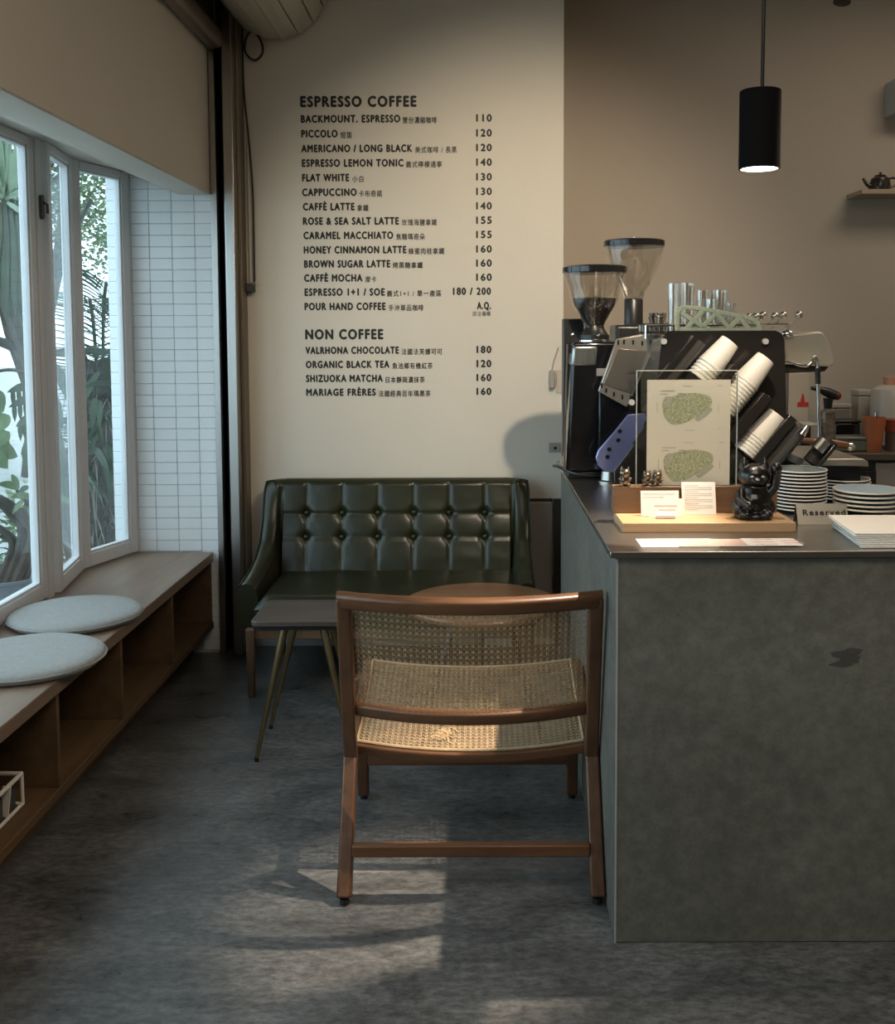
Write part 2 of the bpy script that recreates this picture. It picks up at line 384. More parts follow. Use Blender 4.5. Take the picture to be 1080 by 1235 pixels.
# roller drum of slats
dr = thing('rolling_shutter', 'rolled corrugated metal shutter drum under the ceiling', 'shutter', (-.87, 4, 2.86))
RD = .215; cxd, czd = -.868, 2.868
slatm = mat('cream_slat_metal', (.50, .47, .38), .45, .3, var=.1, vs=4)
ns = 17
for k in range(ns):
    a0 = 2*pi*k/ns; a1 = 2*pi*(k+1)/ns-.02
    prof = []
    for j in range(7):
        t = a0+(a1-a0)*j/6; rr = RD+.004*sin(pi*j/6)+.006*(j in (0, 1)); prof.append((cxd+rr*cos(t), czd+rr*sin(t)))
    for j in range(6, -1, -1):
        t = a0+(a1-a0)*j/6; rr = RD-.012; prof.append((cxd+rr*cos(t), czd+rr*sin(t)))
    obj('slat', MB().prism(prof, 'Y', .3, 4.53+.0*k), slatm, dr)
mb = MB().prism([(cxd+(RD-.014)*cos(2*pi*k/32), czd+(RD-.014)*sin(2*pi*k/32)) for k in range(32)], 'Y', .3, 4.54)
obj('drum_core', mb, darksteel, dr)
obj('end_bracket', MB().box(-1.098, -.98, 4.44, WY, 2.745, 3.08), darksteel, dr)
# control cord, loop and small keyed lock box
cd = thing('control_cord', 'thin black cord looping down beside the steel rail', 'cord', (-1.0, 4.55, 1.6))
P = catmull([(-1.03, 4.545, 2.80), (-1.005, 4.545, 2.72), (-.945, 4.545, 2.66), (-.93, 4.545, 2.60), (-.965, 4.545, 2.565), (-1.005, 4.545, 2.60), (-1.0, 4.545, 2.66), (-.97, 4.545, 2.70)], 8)
obj('loop', MB().tube(P, .0048, 6), black, cd)
P = catmull([(-1.018, 4.55, 2.70), (-1.016, 4.55, 2.45), (-1.0, 4.55, 2.25), (-.985, 4.55, 2.0), (-.985, 4.55, 1.62)], 8)
obj('cord', MB().tube(P, .0042, 6), black, cd)
obj('conduit', MB().tube([(-1.005, 4.553, 2.3), (-1.003, 4.553, 1.62)], .005, 8), mat('pale_conduit', (.5, .46, .38), .5), cd)
kb = thing('cord_latch', 'small dark metal latch on the wall under the cord', 'latch', (-1.0, 4.54, 1.58))
obj('body', MB().box(-1.02, -.982, 4.52, WY, 1.575, 1.612), darksteel, kb, bevel=.003)
obj('lever', MB().tube([(-.995, 4.52, 1.60), (-.975, 4.515, 1.60), (-.972, 4.515, 1.575)], .004, 8), steel, kb)
# ------------------------------------------------------------------ window: flat sash run and two folded sashes
def sash(n, p, q, z0, z1, label, fw=.045, ft=.04):
    p = Vector((p[0], p[1], 0)); q = Vector((q[0], q[1], 0)); L_ = (q-p).length
    a = atan2((q-p).y, (q-p).x)
    root = bpy.data.objects.new('window_%d' % n, None); root.location = p; COL.objects.link(root); root['kind'] = 'structure'; root['label'] = label
    root.rotation_euler.z = a
    def loc(name, mb_, m_, **k):
        me_ = obj(name, mb_, m_, None, **k); me_.parent = root; me_.location = (0, 0, 0); return me_
    loc('stile', MB().box(0, fw, -ft/2, ft/2, z0, z1), whitepaint, bevel=.004)
    loc('stile', MB().box(L_-fw, L_, -ft/2, ft/2, z0, z1), whitepaint, bevel=.004)
    loc('rail', MB().box(fw, L_-fw, -ft/2, ft/2, z0, z0+.055), whitepaint, bevel=.004)
    loc('rail', MB().box(fw, L_-fw, -ft/2, ft/2, z1-.03, z1), whitepaint, bevel=.004)
    b = fw-.001
    loc('glazing_bead', MB().box(b, b+.010, -.014, .014, z0+.055, z1-.03).box(L_-b-.010, L_-b, -.014, .014, z0+.055, z1-.03).box(b, L_-b, -.014, .014, z0+.054, z0+.064).box(b, L_-b, -.014, .014, z1-.040, z1-.029), whitepaint, bevel=.002)
    loc('pane', MB().box(b, L_-b, -.003, .003, z0+.054, z1-.03), glass)
    return root
ZB, ZT = .455, 2.078
w1 = sash(1, (-1.575, 2.30), (-1.575, 3.665), ZB, ZT, 'white framed pane nearest the camera')
sash(4, (-1.575, .90), (-1.575, 2.295), ZB, ZT, 'white framed pane')
sash(5, (-1.575, -.55), (-1.575, .895), ZB, ZT, 'white framed pane')
w2 = sash(2, (-1.553, 3.72), (-1.612, 4.10), ZB, ZT, 'narrow folding white sash left of the fold')
w3 = sash(3, (-1.612, 4.105), (-1.508, 4.445), ZB, ZT, 'folding white sash next to the tile wall')
struct('trim_1', MB().box(-1.60, -1.55, 3.668, 3.712, ZB-.01, ZT), whitepaint, 'white post between the window sashes', bevel=.004)
lt = MB().prism([(y, z) for y, z in rrect(3.682, 3.706, 1.80, 1.885, .011)], 'X', -1.55, -1.540).tube([(-1.540, 3.694, 1.86), (-1.525, 3.694, 1.85), (-1.525, 3.694, 1.82)], .005, 8)
tag(obj('window_latch', lt, darksteel), 'small dark cast latch on the white window post', 'latch')
struct('trim_2', MB().box(-1.68, -1.64, -.6, EY, ZB-.03, ZB-.002), darksteel)
struct('wall_sill', MB().box(-1.70, -1.625, -.62, EY, -.1, .42), grout)
# ------------------------------------------------------------------ window bench with cubbies
bn = thing('window_bench', 'long wooden window seat with open cubbies underneath', 'bench', (-1.38, 2, 0))
obj('seat_board', MB().box(-1.64, -1.165, -.6, EY-.006, .409, .449), oaktop, bn, bevel=.003)
obj('back_panel', MB().box(-1.60, -1.58, -.6, EY-.006, .142, .409), oakd, bn)
obj('shelf', MB().box(-1.58, -1.17, -.6, EY-.006, .115, .142), oakd, bn, bevel=.002)
obj('plinth', MB().box(-1.285, -1.262, -.6, EY-.006, 0, .115), oakd, bn)
for y in (.7, 1.24, 1.76, 2.28, 2.80, 3.31, 3.87, 4.43):
    obj('divider', MB().box(-1.58, -1.172, y-.009, y+.009, .142, .409), oakd, bn, bevel=.002)
# floor cushions on the bench
def cushion(px, py, label, r=.213, tz=.0):
    c = at(px, py, Z=.474)
    t = thing('seat_cushion', label, 'cushion', (c.x, c.y, .449), 'round linen cushions on the window seat')
    prof = [(.0001, .0), (r*.80, .0), (r*.94, .004), (r*.985, .012), (r, .0195), (r*.985, .027), (r*.94, .033), (r*.80, .0365), (r*.5, .038), (.0001, .0385)]
    ph = random.uniform(0, 6)
    m_ = MB(); n = 48
    m_.lathe(prof, (c.x, c.y, .449), n)
    m_.v = [(x+.003*sin(5*atan2(y-c.y, x-c.x)+ph)*((x-c.x)**2+(y-c.y)**2)/r**2, y, z+(.0012*sin(9*x+ph)*cos(11*y) if z > .47 else 0)) for x, y, z in m_.v]
    pd_ = obj('pad', m_, linen, t, ang=60)
    obj('piping', MB().tube([(c.x+r*1.0*cos(2*pi*k/48), c.y+r*1.0*sin(2*pi*k/48), .4685) for k in range(49)], .0028, 6, False), linen, pd_)
    return t, c
cushion(92, 738.5, 'round pale grey linen seat cushion beside the folded window sash')
_, cc = cushion(34, 791, 'round pale grey linen cushion nearest the camera with hanging label')
tg = MB().box(cc.x+.10, cc.x+.104, cc.y-.19, cc.y-.186, .44, .455)
# low crate in the near cubby
cr = thing('storage_tray', 'white open tray with dark side openings in the near cubby', 'tray', (-1.30, 2.56, .142))
mb = MB()
def fr(pts, r): mb.tube(pts, r, 6)
x0, x1, y0, y1 = -1.46, -1.225, 2.36, 2.68
for (a, b) in (((x0, y0), (x1, y0)), ((x1, y0), (x1, y1)), ((x1, y1), (x0, y1)), ((x0, y1), (x0, y0))):
    mb.tube([(a[0], a[1], .232), (b[0], b[1], .232)], .006, 8); mb.tube([(a[0]*.98-.024, a[1], .150), (b[0]*.98-.024, b[1], .150)], .005, 8)
for (a, b) in ((x0, y0), (x1, y0), (x1, y1), (x0, y1)): mb.tube([(a, b, .232), (a*.98-.024, b, .150)], .005, 8)
for k in range(1, 4):
    y = y0+(y1-y0)*k/4; mb.bar((x1-.012, y, .152), (x1-.002, y, .232), .02, .006)
obj('rim', mb, mat('cream_plastic', (.62, .58, .52), .5), cr)
obj('liner', MB().box(x0+.01, x1-.014, y0+.01, y1-.01, .144, .20), mat('dark_liner', (.05, .05, .05), .7), cr)
# ------------------------------------------------------------------ tufted green sofa
def build_sofa():
    t = thing('sofa', 'dark green button-tufted leather two-seat sofa against the menu wall', 'sofa', (-.37, 4.2, 0))
    xl, xr, yb, yf, rc = -.905, .172, 4.475, 3.935, .055
    xr2 = .178
    path = []
    for k in range(26): path.append((xl-.0, yf+(yb-rc-yf)*k/26, -1, 0))
    for k in range(9):
        a = pi-(pi/2)*k/8; path.append((xl+rc+rc*cos(a), yb-rc+rc*sin(a), cos(a), sin(a)))
    for k in range(1, 150): path.append((xl+rc+(xr2-2*rc-xl)*k/150, yb, 0, 1))
    for k in range(9):
        a = (pi/2)*(1-k/8); path.append((xr2-rc+rc*cos(a), yb-rc+rc*sin(a), cos(a), sin(a)))
    for k in range(1, 27): path.append((xr2, yb-rc-(yb-rc-yf)*k/26, 1, 0))
    H = [(3.90, .420), (3.95, .424), (4.1, .438), (4.22, .465), (4.32, .515), (4.38, .59), (4.415, .68), (4.44, .755), (4.6, .757)]
    def top(y):
        for (a, b), (c, d) in zip(H, H[1:]):
            if y <= c: u = max(0, (y-a)/(c-a)); return b+(d-b)*u
        return .757
    bx = [-.752+.1537*k for k in range(6)]; rows = [.622, .522]
    def tuft(x, z, backness):
        dmin = 0
        # seams
        d = min([abs(x-b) for b in bx]); g1 = math.exp(-(d/.007)**2)
        dz = min([abs(z-r) for r in rows]); g2 = math.exp(-(dz/.006)**2)
        bb = 0
        for b in bx:
            for r in rows:
                q = (x-b)**2+(z-r)**2; bb = max(bb, math.exp(-q/.00035))
        # puffed cells
        import_ = 0
        px_ = abs(sin(pi*(x-bx[0])/.1537)); puff = .006*px_**.4
        if z > rows[1] and z < rows[0]: puff *= .5+.5*sin(pi*(z-rows[1])/.10)
        fade = 1 if z > .44 else max(0, (z-.36)/.08)
        wr = .0022*mnoise.noise(Vector((x*9, z*12, 3)))+.0006*mnoise.noise(Vector((x*30, z*30, 8)))
        return backness*(puff*fade-.005*g1*fade-.005*g2-.020*bb)+wr
    nv = 46; T = .062; V = []; F = []; N = 0
    for (x, y, nx, ny) in path:
        h = top(y) if abs(nx) > .2 else .757
        if 0 < abs(nx) < 1: h = top(y)
        backness = max(0, ny)
        sec = []
        for j in range(nv):          # inner face, seat up to rim
            z = .34+(h-.012-.34)*j/(nv-1)
            lean = .11*backness*(1-((z-.34)/(.757-.34)))**1.2+.02*(1-backness)*(1-(z-.34)/max(.05, h-.34))
            inn = T/2+lean+tuft(x, z, backness)
            sec.append((x-nx*inn, y-ny*inn, z))
        rim_ = [(-.9, -.004), (-.6, .006), (0, .010), (.6, .006), (.95, -.004)]
        for q, dz in rim_: sec.append((x+nx*T/2*q, y+ny*T/2*q, h+dz))
        for j in range(8):
            z = h-.014-(h-.014-.262)*j/7; fl = .006*sin(pi*j/7)
            sec.append((x+nx*(T/2+fl), y+ny*(T/2+fl), z))
        sec.append((x-nx*T/2, y-ny*T/2, .262))
        V.append(sec)
    ns_ = len(V[0]); m_ = MB(); m_.v = [p for s_ in V for p in s_]
    for i in range(len(V)-1):
        for j in range(ns_): m_.f.append((i*ns_+j, i*ns_+(j+1) % ns_, (i+1)*ns_+(j+1) % ns_, (i+1)*ns_+j))
    m_.f.append(tuple(range(ns_))); m_.f.append(tuple((len(V)-1)*ns_+j for j in range(ns_))[::-1])
    brs = obj('backrest', m_, leather, t, ang=70)
    # piping along the rim
    pp = [(x+nx*T*.47, y+ny*T*.47, (top(y) if abs(nx) > 0 else .757)+.001) for (x, y, nx, ny) in path]
    obj('piping', MB().tube(pp, .0035, 6), leather, brs)
    pf = [Vector((s_[0], s_[1], s_[2])) for s_ in V[0]]
    for x in bx:
        for r in rows:
            y = yb-T/2-.11*(1-((r-.34)/(.757-.34)))**1.2+.012
            obj('button', MB().ball((x, y-.004, r), .0105, 6, (1, .55, 1)), leather, brs)
    # seat cushion
    mb = MB(); nx_, ny_ = 40, 20
    for i in range(nx_+1):
        for j in range(ny_+1):
            u, v = i/nx_, j/ny_; x = -.868+(1.036)*u; y = 3.885+(4.39-3.885)*v
            e = min(1, min(u, 1-u)/.03)**.5*min(1, v/.07)**.5
            mb.v.append((x, y, .345+.043*e+.004*mnoise.noise(Vector((x*6, y*6, 1)))))
    for i in range(nx_):
        for j in range(ny_):
            a = i*(ny_+1)+j; mb.f.append((a, a+ny_+1, a+ny_+2, a+1))
    mb.box(-.868, .168, 3.887, 4.39, .27, .346)
    obj('seat_cushion', mb, leather, t, ang=50)
    obj('front_rail', MB().box(-.88, .18, 3.90, 3.93, .225, .268).box(-.88, -.85, 3.93, 4.44, .225, .268).box(.15, .18, 3.93, 4.44, .225, .268), legw, t, bevel=.003)
    for x, y in ((-.885, 3.90), (.185, 3.90), (-.87, 4.45), (.17, 4.45)):
        obj('leg', MB().bar((x, y, 0), (x, y, .268), .024, .024, (0, 1, 0), .034, .034), legw, t, bevel=.003)
build_sofa()
# ------------------------------------------------------------------ tables
def square_table():
    x0, x1, y0, y1 = -.752, -.43, 3.305, 3.585
    t = thing('side_table', 'small square dark walnut side table on splayed brass legs', 'table', ((x0+x1)/2, (y0+y1)/2, 0))
    obj('tabletop', MB().prism(rrect(x0, x1, y0, y1, .025), 'Z', .446, .462), walnut, t, bevel=.002)
    obj('apron', MB().prism(rrect(x0+.012, x1-.012, y0+.012, y1-.012, .02), 'Z', .432, .446), black, t)
    for sx, sy, fx, fy in ((x0+.105, y0+.04, x0+.015, y0-.005), (x1-.09, y0+.04, x1+.005, y0-.005), (x0+.115, y1-.04, x0+.005, y1-.005), (x1-.105, y1-.04, x1+.0, y1-.005)):
        lg_ = obj('leg', MB().tube([(fx, fy, .012), (sx, sy, .434)], [.0065, .0135], 14), brass, t)
        obj('foot', MB().tube([(fx, fy, 0), (fx, fy, .013)], [.007, .0068], 12), black, lg_)
square_table()
def round_table():
    c = (.0, 3.56); R = .27
    t = thing('round_table', 'round reddish wood coffee table behind the cane chair', 'table', (c[0], c[1], 0))
    obj('tabletop', MB().lathe([(R-.012, .438), (R-.002, .446), (R, .455), (R-.004, .461), (R-.02, .4625)], (c[0], c[1], 0), 64), redwood, t)
    obj('underframe', MB().lathe([(.12, .428), (.12, .438)], (c[0], c[1], 0), 24), black, t)
    for k in range(3):
        a = pi/2+2*pi*k/3
        obj('leg', MB().tube([(c[0]+.24*cos(a), c[1]+.24*sin(a), 0), (c[0]+.10*cos(a), c[1]+.10*sin(a), .43)], [.009, .013], 12), black, t)
round_table()
# ------------------------------------------------------------------ cane lounge chair
def chair():
    t = thing('cane_lounge_chair', 'teak lounge chair with woven cane back and seat, seen from behind', 'chair', (-.03, 2.7, 0))
    XL, XR = -.352, .2965           # outer faces at the sides
    # geometry in the side plane: stile from top-back down forward to the seat
    topb = (2.452, .778); joint = (2.615, .312)
    def stile_y(z): return topb[0]+(joint[0]-topb[0])*(topb[1]-z)/(topb[1]-joint[1])
    for s_, xo in ((-1, XL), (1, XR)):
        xc_t = xo-s_*.0205; xc_b = xo-s_*.013
        obj('back_post', MB().bar((xc_b, joint[0], joint[1]-.03), (xc_t, topb[0]+.003, topb[1]-.012), .034, .036, (0, 1, 0), .036, .034), teak, t, bevel=.006, seg=3)
        xf_ = (-.339 if s_ < 0 else .283)
        rl_ = obj('rear_leg', MB().bar((xf_, 2.452, .014), (xc_b, joint[0]-.006, joint[1]+.004), .036, .036, (0, 1, 0), .034, .036), teak, t, bevel=.005, seg=3)
        obj('foot_glide', MB().lathe([(.012, 0), (.012, .015)], (xf_, 2.452, 0), 14), black, rl_)
        xa = (-.344 if s_ < 0 else .282)
        fl_ = obj('front_leg', MB().bar((xa-.012*1, 3.03, .012), (xa-.012, 3.00, .385), .032, .034, (0, 1, 0), .034, .040), teak, t, bevel=.005, seg=3)
        obj('foot_glide', MB().lathe([(.011, 0), (.011, .013)], (xa-.012, 3.03, 0), 14), black, fl_)
        # seat side rail
        obj('side_rail', MB().bar((xc_b+(-.0), joint[0]-.004, .300), (xc_b+(.0), 3.055, .396), .026, .052, (0, 0, 1)), teak, t, bevel=.005, seg=3)
    # curved back rails
    def bow(u): return -.07*(1-(2*u-1)**2)
    xa, xb = XL+.034, XR-.034
    def rail(name, z, hh, th, over=0.0, dz=0.0):
        m_ = MB(); n = 24; base = 0
        x0_, x1_ = xa-over, xb+over
        for k in range(n+1):
            u = k/n; x = x0_+(x1_-x0_)*u; y = stile_y(z)+bow(u)*(1 if over == 0 else 1)
            c = Vector((x, y, z)); tilt = Vector((0, joint[0]-topb[0], -(topb[1]-joint[1]))).normalized()
            nrm = Vector((0, -tilt.z, tilt.y)).normalized()
            for a, b in rrect(-th/2, th/2, -hh/2, hh/2, min(th, hh)*.32, 3):
                m_.v.append(tuple(c+nrm*a-tilt*b))
        ns_ = len(m_.v)//(n+1)
        for k in range(n):
            for j in range(ns_): m_.f.append((k*ns_+j, k*ns_+(j+1) % ns_, (k+1)*ns_+(j+1) % ns_, (k+1)*ns_+j))
        m_.f.append(tuple(range(ns_))[::-1]); m_.f.append(tuple(n*ns_+j for j in range(ns_)))
        obj(name, m_, teakx, t)
    rail('top_rail', .757, .040, .030, .030)
    rail('lower_back_rail', .449, .036, .026)
    # cane: strands along both ways and both diagonals
    def weave(name, surf, U, V_, pitch, wdt, nseg_u, nseg_v):
        m_ = MB()
        nu, nv_ = int(U/pitch), int(V_/pitch)
        def line(p0, p1, off, n, wd):
            pts = []
            for k in range(n+1):
                u = p0[0]+(p1[0]-p0[0])*k/n; v = p0[1]+(p1[1]-p0[1])*k/n
                pts.append(surf(u/U, v/V_)+Vector(off))
            d = [(pts[min(k+1, n)]-pts[max(k-1, 0)]).normalized() for k in range(n+1)]
            nm = surf.n
            m_.ribbon(pts, [q.cross(nm).normalized() for q in d], wd)
        nm = surf.n; o1 = tuple(nm*.0011); o2 = tuple(nm*.0004); o3 = tuple(nm*-.0004); o4 = tuple(nm*-.0011)
        su = U/nu; sv = V_/nv_
        for i in range(nu+1):
            for q in (-.11, .11):
                u = (i+q)*su
                if 0 <= u <= U: line((u, 0), (u, V_), o1, nseg_v, wdt)
        for j in range(nv_+1):
            for q in (-.11, .11):
                v = (j+q)*sv
                if 0 <= v <= V_: line((0, v), (U, v), o2, nseg_u, wdt)
        for sgn, oo in ((1, o3), (-1, o4)):
            for i in range(-nv_-1, nu+nv_+2):
                # u = (i + s*j)*su, v = j*sv
                a, b = (0, nv_) if sgn > 0 else (0, nv_)
                def cl(uu):   # param j where u hits uu
                    return (uu/su-i)/sgn
                j0, j1 = sorted((cl(0), cl(U))); j0 = max(0, j0); j1 = min(nv_, j1)
                if j1-j0 > .3:
                    line(((i+sgn*j0)*su, j0*sv), ((i+sgn*j1)*su, j1*sv), oo, 8, wdt*1.05)
        o = obj(name, m_, canem, t, smooth='keep'); o['kind'] = 'stuff'
        return o
    class Back:
        n = Vector((0, -(topb[1]-joint[1]), -(joint[0]-topb[0]))).normalized()
        def __call__(s_, u, v):
            z = .463+(.742-.463)*v; x = xa-.002+(xb-xa+.004)*u
            return Vector((x, stile_y(z)+bow(u)+.002, z))
    weave('cane_back', Back(), xb-xa, .280, .0148, .00115, 24, 2)
    SY0, SY1 = 2.645, 3.045
    def sz(u, v):
        zz = .334+(.419-.334)*v
        return zz-.022*(1-(2*u-1)**2)-.010*sin(pi*v)
    xs0, xs1 = XL+.026, XR-.030
    class Seat:
        n = Vector((0, -.08, 1)).normalized()
        def __call__(s_, u, v): return Vector((xs0+(xs1-xs0)*u, SY0+(SY1-SY0)*v-.012*(1-(2*u-1)**2)*(1-v), sz(u, v)))
    S = Seat()
    weave('cane_seat', S, xs1-xs0, SY1-SY0, .0148, .0015, 20, 12)
    # curved seat rails front and back with pale cane spline
    for nm_, v, mt, r_ in (('rear_seat_rail', 0, teakx, 0), ('front_seat_rail', 1, teakx, 0)):
        m_ = MB(); n = 20
        for k in range(n+1):
            c = S(k/n, v)
            for a, b in rrect(-.015, .015, -.031, -.0035, .006, 3): m_.v.append((c.x, c.y+a+(-.004 if v == 0 else .004), c.z+b))
        ns_ = len(m_.v)//(n+1)
        for k in range(n):
            for j in range(ns_): m_.f.append((k*ns_+j, k*ns_+(j+1) % ns_, (k+1)*ns_+(j+1) % ns_, (k+1)*ns_+j))
        m_.f.append(tuple(range(ns_))); m_.f.append(tuple(n*ns_+j for j in range(ns_)))
        obj(nm_, m_, mt, t)
    sp = MB()
    sp.tube([S(k/20, 0)+Vector((0, -.004, .0005)) for k in range(21)], .0042, 6); sp.tube([S(k/20, 1) for k in range(21)], .0036, 6)
    sp.tube([S(0, k/10) for k in range(11)], .0036, 6); sp.tube([S(1, k/10) for k in range(11)], .0036, 6)
    obj('cane_spline', sp, canem, t)
    # darned repair in the seat
    m_ = MB(); c0 = at(535, 879, Z=.338)
    for k in range(90):
        a = random.uniform(0, pi); L_ = random.uniform(.015, .042); cx_, cy_ = c0.x+random.gauss(0, .012), c0.y+random.gauss(0, .018)
        zz = S((cx_-xs0)/(xs1-xs0), (cy_-SY0)/(SY1-SY0)).z+.0022+random.uniform(0, .003)
        p = [Vector((cx_+cos(a)*L_*q, cy_+sin(a)*L_*q*1.2, zz+.0015*cos(3*q))) for q in (-.5, -.17, .17, .5)]
        m_.ribbon(p, [Vector((-sin(a), cos(a), 0))]*4, .0026)
    o = obj('cane_repair', m_, canem, t, smooth='keep'); o['kind'] = 'stuff'; o['label'] = 'darned patch of tangled cane'
    # stretchers
    obj('stretcher', MB().bar((XL+.03, 2.488, .118), (XR-.03, 2.488, .118), .026, .030), teakx, t, bevel=.004, seg=3)
    obj('stretcher', MB().bar((XL+.01, 3.015, .128), (XR-.03, 3.015, .128), .024, .034), teakx, t, bevel=.004, seg=3)
chair()
# ------------------------------------------------------------------ counter
CY = 2.284; CT = .911
ct = thing('service_counter', 'grey concrete-skimmed service counter with steel top', 'counter', (.75, 3.1, 0))
obj('body', MB().box(.304, 1.22, CY, 3.90, 0, .893), concr, ct, bevel=.003)
obj('countertop', MB().box(.287, 1.235, CY-.012, 3.915, .896, CT), steeltop, ct, bevel=.0015)
obj('shadow_gap', MB().box(.302, 1.215, CY+.012, 3.90, .888, .897), darksteel, ct)
obj('corner_bead', MB().box(.3025, .3065, CY-.0015, CY+.003, 0, .893), mat('pale_bead', (.30, .30, .27), .5), ct)
# smudge where the skim was rubbed
sm = MB()
c0 = at(1018, 793, Y=CY-.0008)
for k in range(5):
    px_, pz_ = c0.x+random.uniform(-.02, .02), c0.z+(k-2)*.0075
    sm.add([(px_+random.uniform(.018, .03)*cos(a*pi/6)*(.8+.3*random.random()), CY-.0006-.0004*k, pz_+.0075*sin(a*pi/6)) for a in range(12)], [tuple(range(12))])
o = obj('rubbed_mark', sm, mat('dark_smudge', (.062, .06, .048), .7), ct); o['label'] = 'dark rubbed smudge on the counter front'
# kitchen worktop at the back
kw = thing('kitchen_worktop', 'low dark worktop with grey cupboards along the kitchen wall', 'worktop', (1.8, 4.75, 0))
obj('worktop', MB().box(1.24, 3.15, 4.40, 5.055, .845, .875), mat('dark_laminate', (.10, .075, .055), .35, var=.1), kw, bevel=.003)
obj('carcass', MB().box(1.26, 3.13, 4.44, 5.05, .05, .845), darksteel, kw)
for k in range(4):
    x = 1.70+k*.36; obj('door', MB().box(x, x+.352, 4.42, 4.44, .08, .83), greyp, kw, bevel=.003)
obj('plinth', MB().box(1.28, 3.1, 4.47, 5.0, 0, .05), black, kw)
fg = thing('undercounter_fridge', 'black undercounter appliance below the kitchen worktop', 'fridge', (1.48, 4.42, 0))
fd_ = obj('door', MB().box(1.30, 1.69, 4.405, 4.438, .08, .80), blackgloss, fg, bevel=.005)
obj('handle', MB().bar((1.33, 4.395, .77), (1.66, 4.395, .77), .015, .015), steel, fd_)
# ------------------------------------------------------------------ pendant, track spot, wall shelf
p = thing('pendant_lamp', 'black cylindrical pendant lamp glowing over the counter', 'lamp', (PEND.x, PEND.y, PEND.z))
pr_ = [(.0505, 0), (.052, .001), (.052, .196), (.050, .198), (.0001, .198)]
m_ = MB().lathe([(.042, .004), (.0460, 0), (.0473, .001), (.0473, .178), (.0455, .180), (.0001, .180)], PEND, 48)
m_.f = [f for f in m_.f if len(f) < 40]
obj('shade', m_, mat('matt_black_metal', (.006, .006, .006), .8, spec=.06), p)
lampglow = emit('lamp_glow', (1, .93, .82), 12)
obj('diffuser', MB().lathe([(.0001, .005), (.0425, .005)], PEND, 40), lampglow, p)
rg = MB().lathe([(.0425, .0005), (.0452, .0005), (.0452, .004), (.0425, .004), (.0425, .0005)], PEND, 40); rg.f = [f for f in rg.f if len(f) < 30]
obj('inner_ring', rg, mat('white_ring', (.8, .75, .68), .4), p)
c0 = PEND+Vector((0, 0, .180))
obj('cord', MB().tube([c0+Vector((.004, 0, 0)), c0+Vector((.006, 0, .4)), c0+Vector((.004, 0, FZ-PEND.z-.180))], .0045, 8), black, p)
obj('cord_grip', MB().lathe([(.004, .0), (.004, .006)], c0+Vector((-.014, 0, 0)), 8), black, p)
obj('ceiling_rose', MB().lathe([(.045, FZ-.02), (.045, FZ)], (PEND.x+.004, PEND.y, 0), 24), black, p)
ts = thing('track_spotlight', 'black track spotlight with a painted white highlight at the top right edge', 'spotlight', (.87, 2.47, 2.2))
a = at(1016, 3, Y=2.47)
obj('head', MB().tube([a+Vector((0, 0, 0)), a+Vector((.018, .02, .12))], [.020, .021], 20), black, ts)
obj('face', MB().tube([a+Vector((.0, -.021, .004)), a+Vector((.014, -.021, .10))], [.006, .006], 8), whitepaint, ts)  # white strip painting a highlight onto the black head
obj('bracket', MB().tube([a+Vector((.018, .02, .12)), (a.x+.018, 2.49, FZ)], .008, 8), black, ts)
ft = thing('ceiling_spotlight', 'black ceiling spotlight aimed at the menu wall', 'spotlight', (.505, 2.2, 2.5))
obj('head', MB().tube([(.512, 2.165, 2.505), (.525, 2.06, 2.55)], .035, 20), black, ft)
obj('stem', MB().tube([(.525, 2.06, 2.55), (.525, 2.06, FZ)], .008, 8), black, ft)
f2 = thing('counter_spotlight', 'black ceiling spotlight aimed down past the counter edge', 'spotlight', (1.2, 2.76, 2.95))
dS = (TL-Vector((-.10, 2.42, 0))).normalized()
obj('head', MB().tube([TL+dS*.02, TL+dS*.13], .034, 20), black, f2)
obj('stem', MB().tube([TL+dS*.12, (TL.x+dS.x*.12, TL.y+dS.y*.12, FZ)], .008, 8), black, f2)
sh = thing('wall_shelf', 'thin pale wooden shelf high on the kitchen wall', 'shelf', (1.95, 4.95, 2.0))
a = at(1040, 228, Y=4.86); sz_ = a.z
obj('board', MB().box(a.x, 3.1, 4.86, 5.06, sz_-.022, sz_), woodmat('shelf_wood', (.36, .29, .20), (.27, .21, .14), 'X', 6), sh, bevel=.002)
obj('bracket', MB().prism([(5.06, sz_-.022), (4.90, sz_-.022), (5.06, sz_-.12)], 'X', 2.2, 2.215), steel, sh)
c = at(1062, 224, Y=4.95); c = Vector((c.x, 4.95, sz_))
tp = thing('teapot', 'small black teapot on the high kitchen shelf', 'teapot', c)
obj('body', MB().lathe([(.035, 0), (.045, .004), (.048, .03), (.042, .06), (.030, .068), (.0001, .069)], c, 28), acrylblk, tp)
tl_ = obj('lid', MB().lathe([(.030, .068), (.024, .076), (.006, .079), (.007, .088), (.0001, .092)], c, 20), acrylblk, tp)
obj('spout', MB().tube([c+Vector(q) for q in ((-.040, 0, .022), (-.062, 0, .035), (-.082, 0, .062))], [.014, .010, .006], 10), acrylblk, tp)
obj('handle', MB().tube(catmull([c+Vector(q) for q in ((.04, 0, .06), (.068, 0, .062), (.078, 0, .035), (.043, 0, .015))], 5), .005, 8), acrylblk, tp)
a = at(1072, 140, Y=5.0); b = at(1072, 98, Y=5.0)
tag(obj('wall_box', MB().box(a.x, a.x+.20, 4.90, 5.06, a.z, b.z), mat('pale_grey_box', (.42, .42, .40), .5), bevel=.006), 'pale grey box fixed high on the kitchen wall', 'box')  # plain grey box, purpose unknown
so = thing('wall_socket', 'grey power socket with plug beside the grinder', 'socket', (.33, WY, 1.3))
a = at(668, 452, Y=WY)
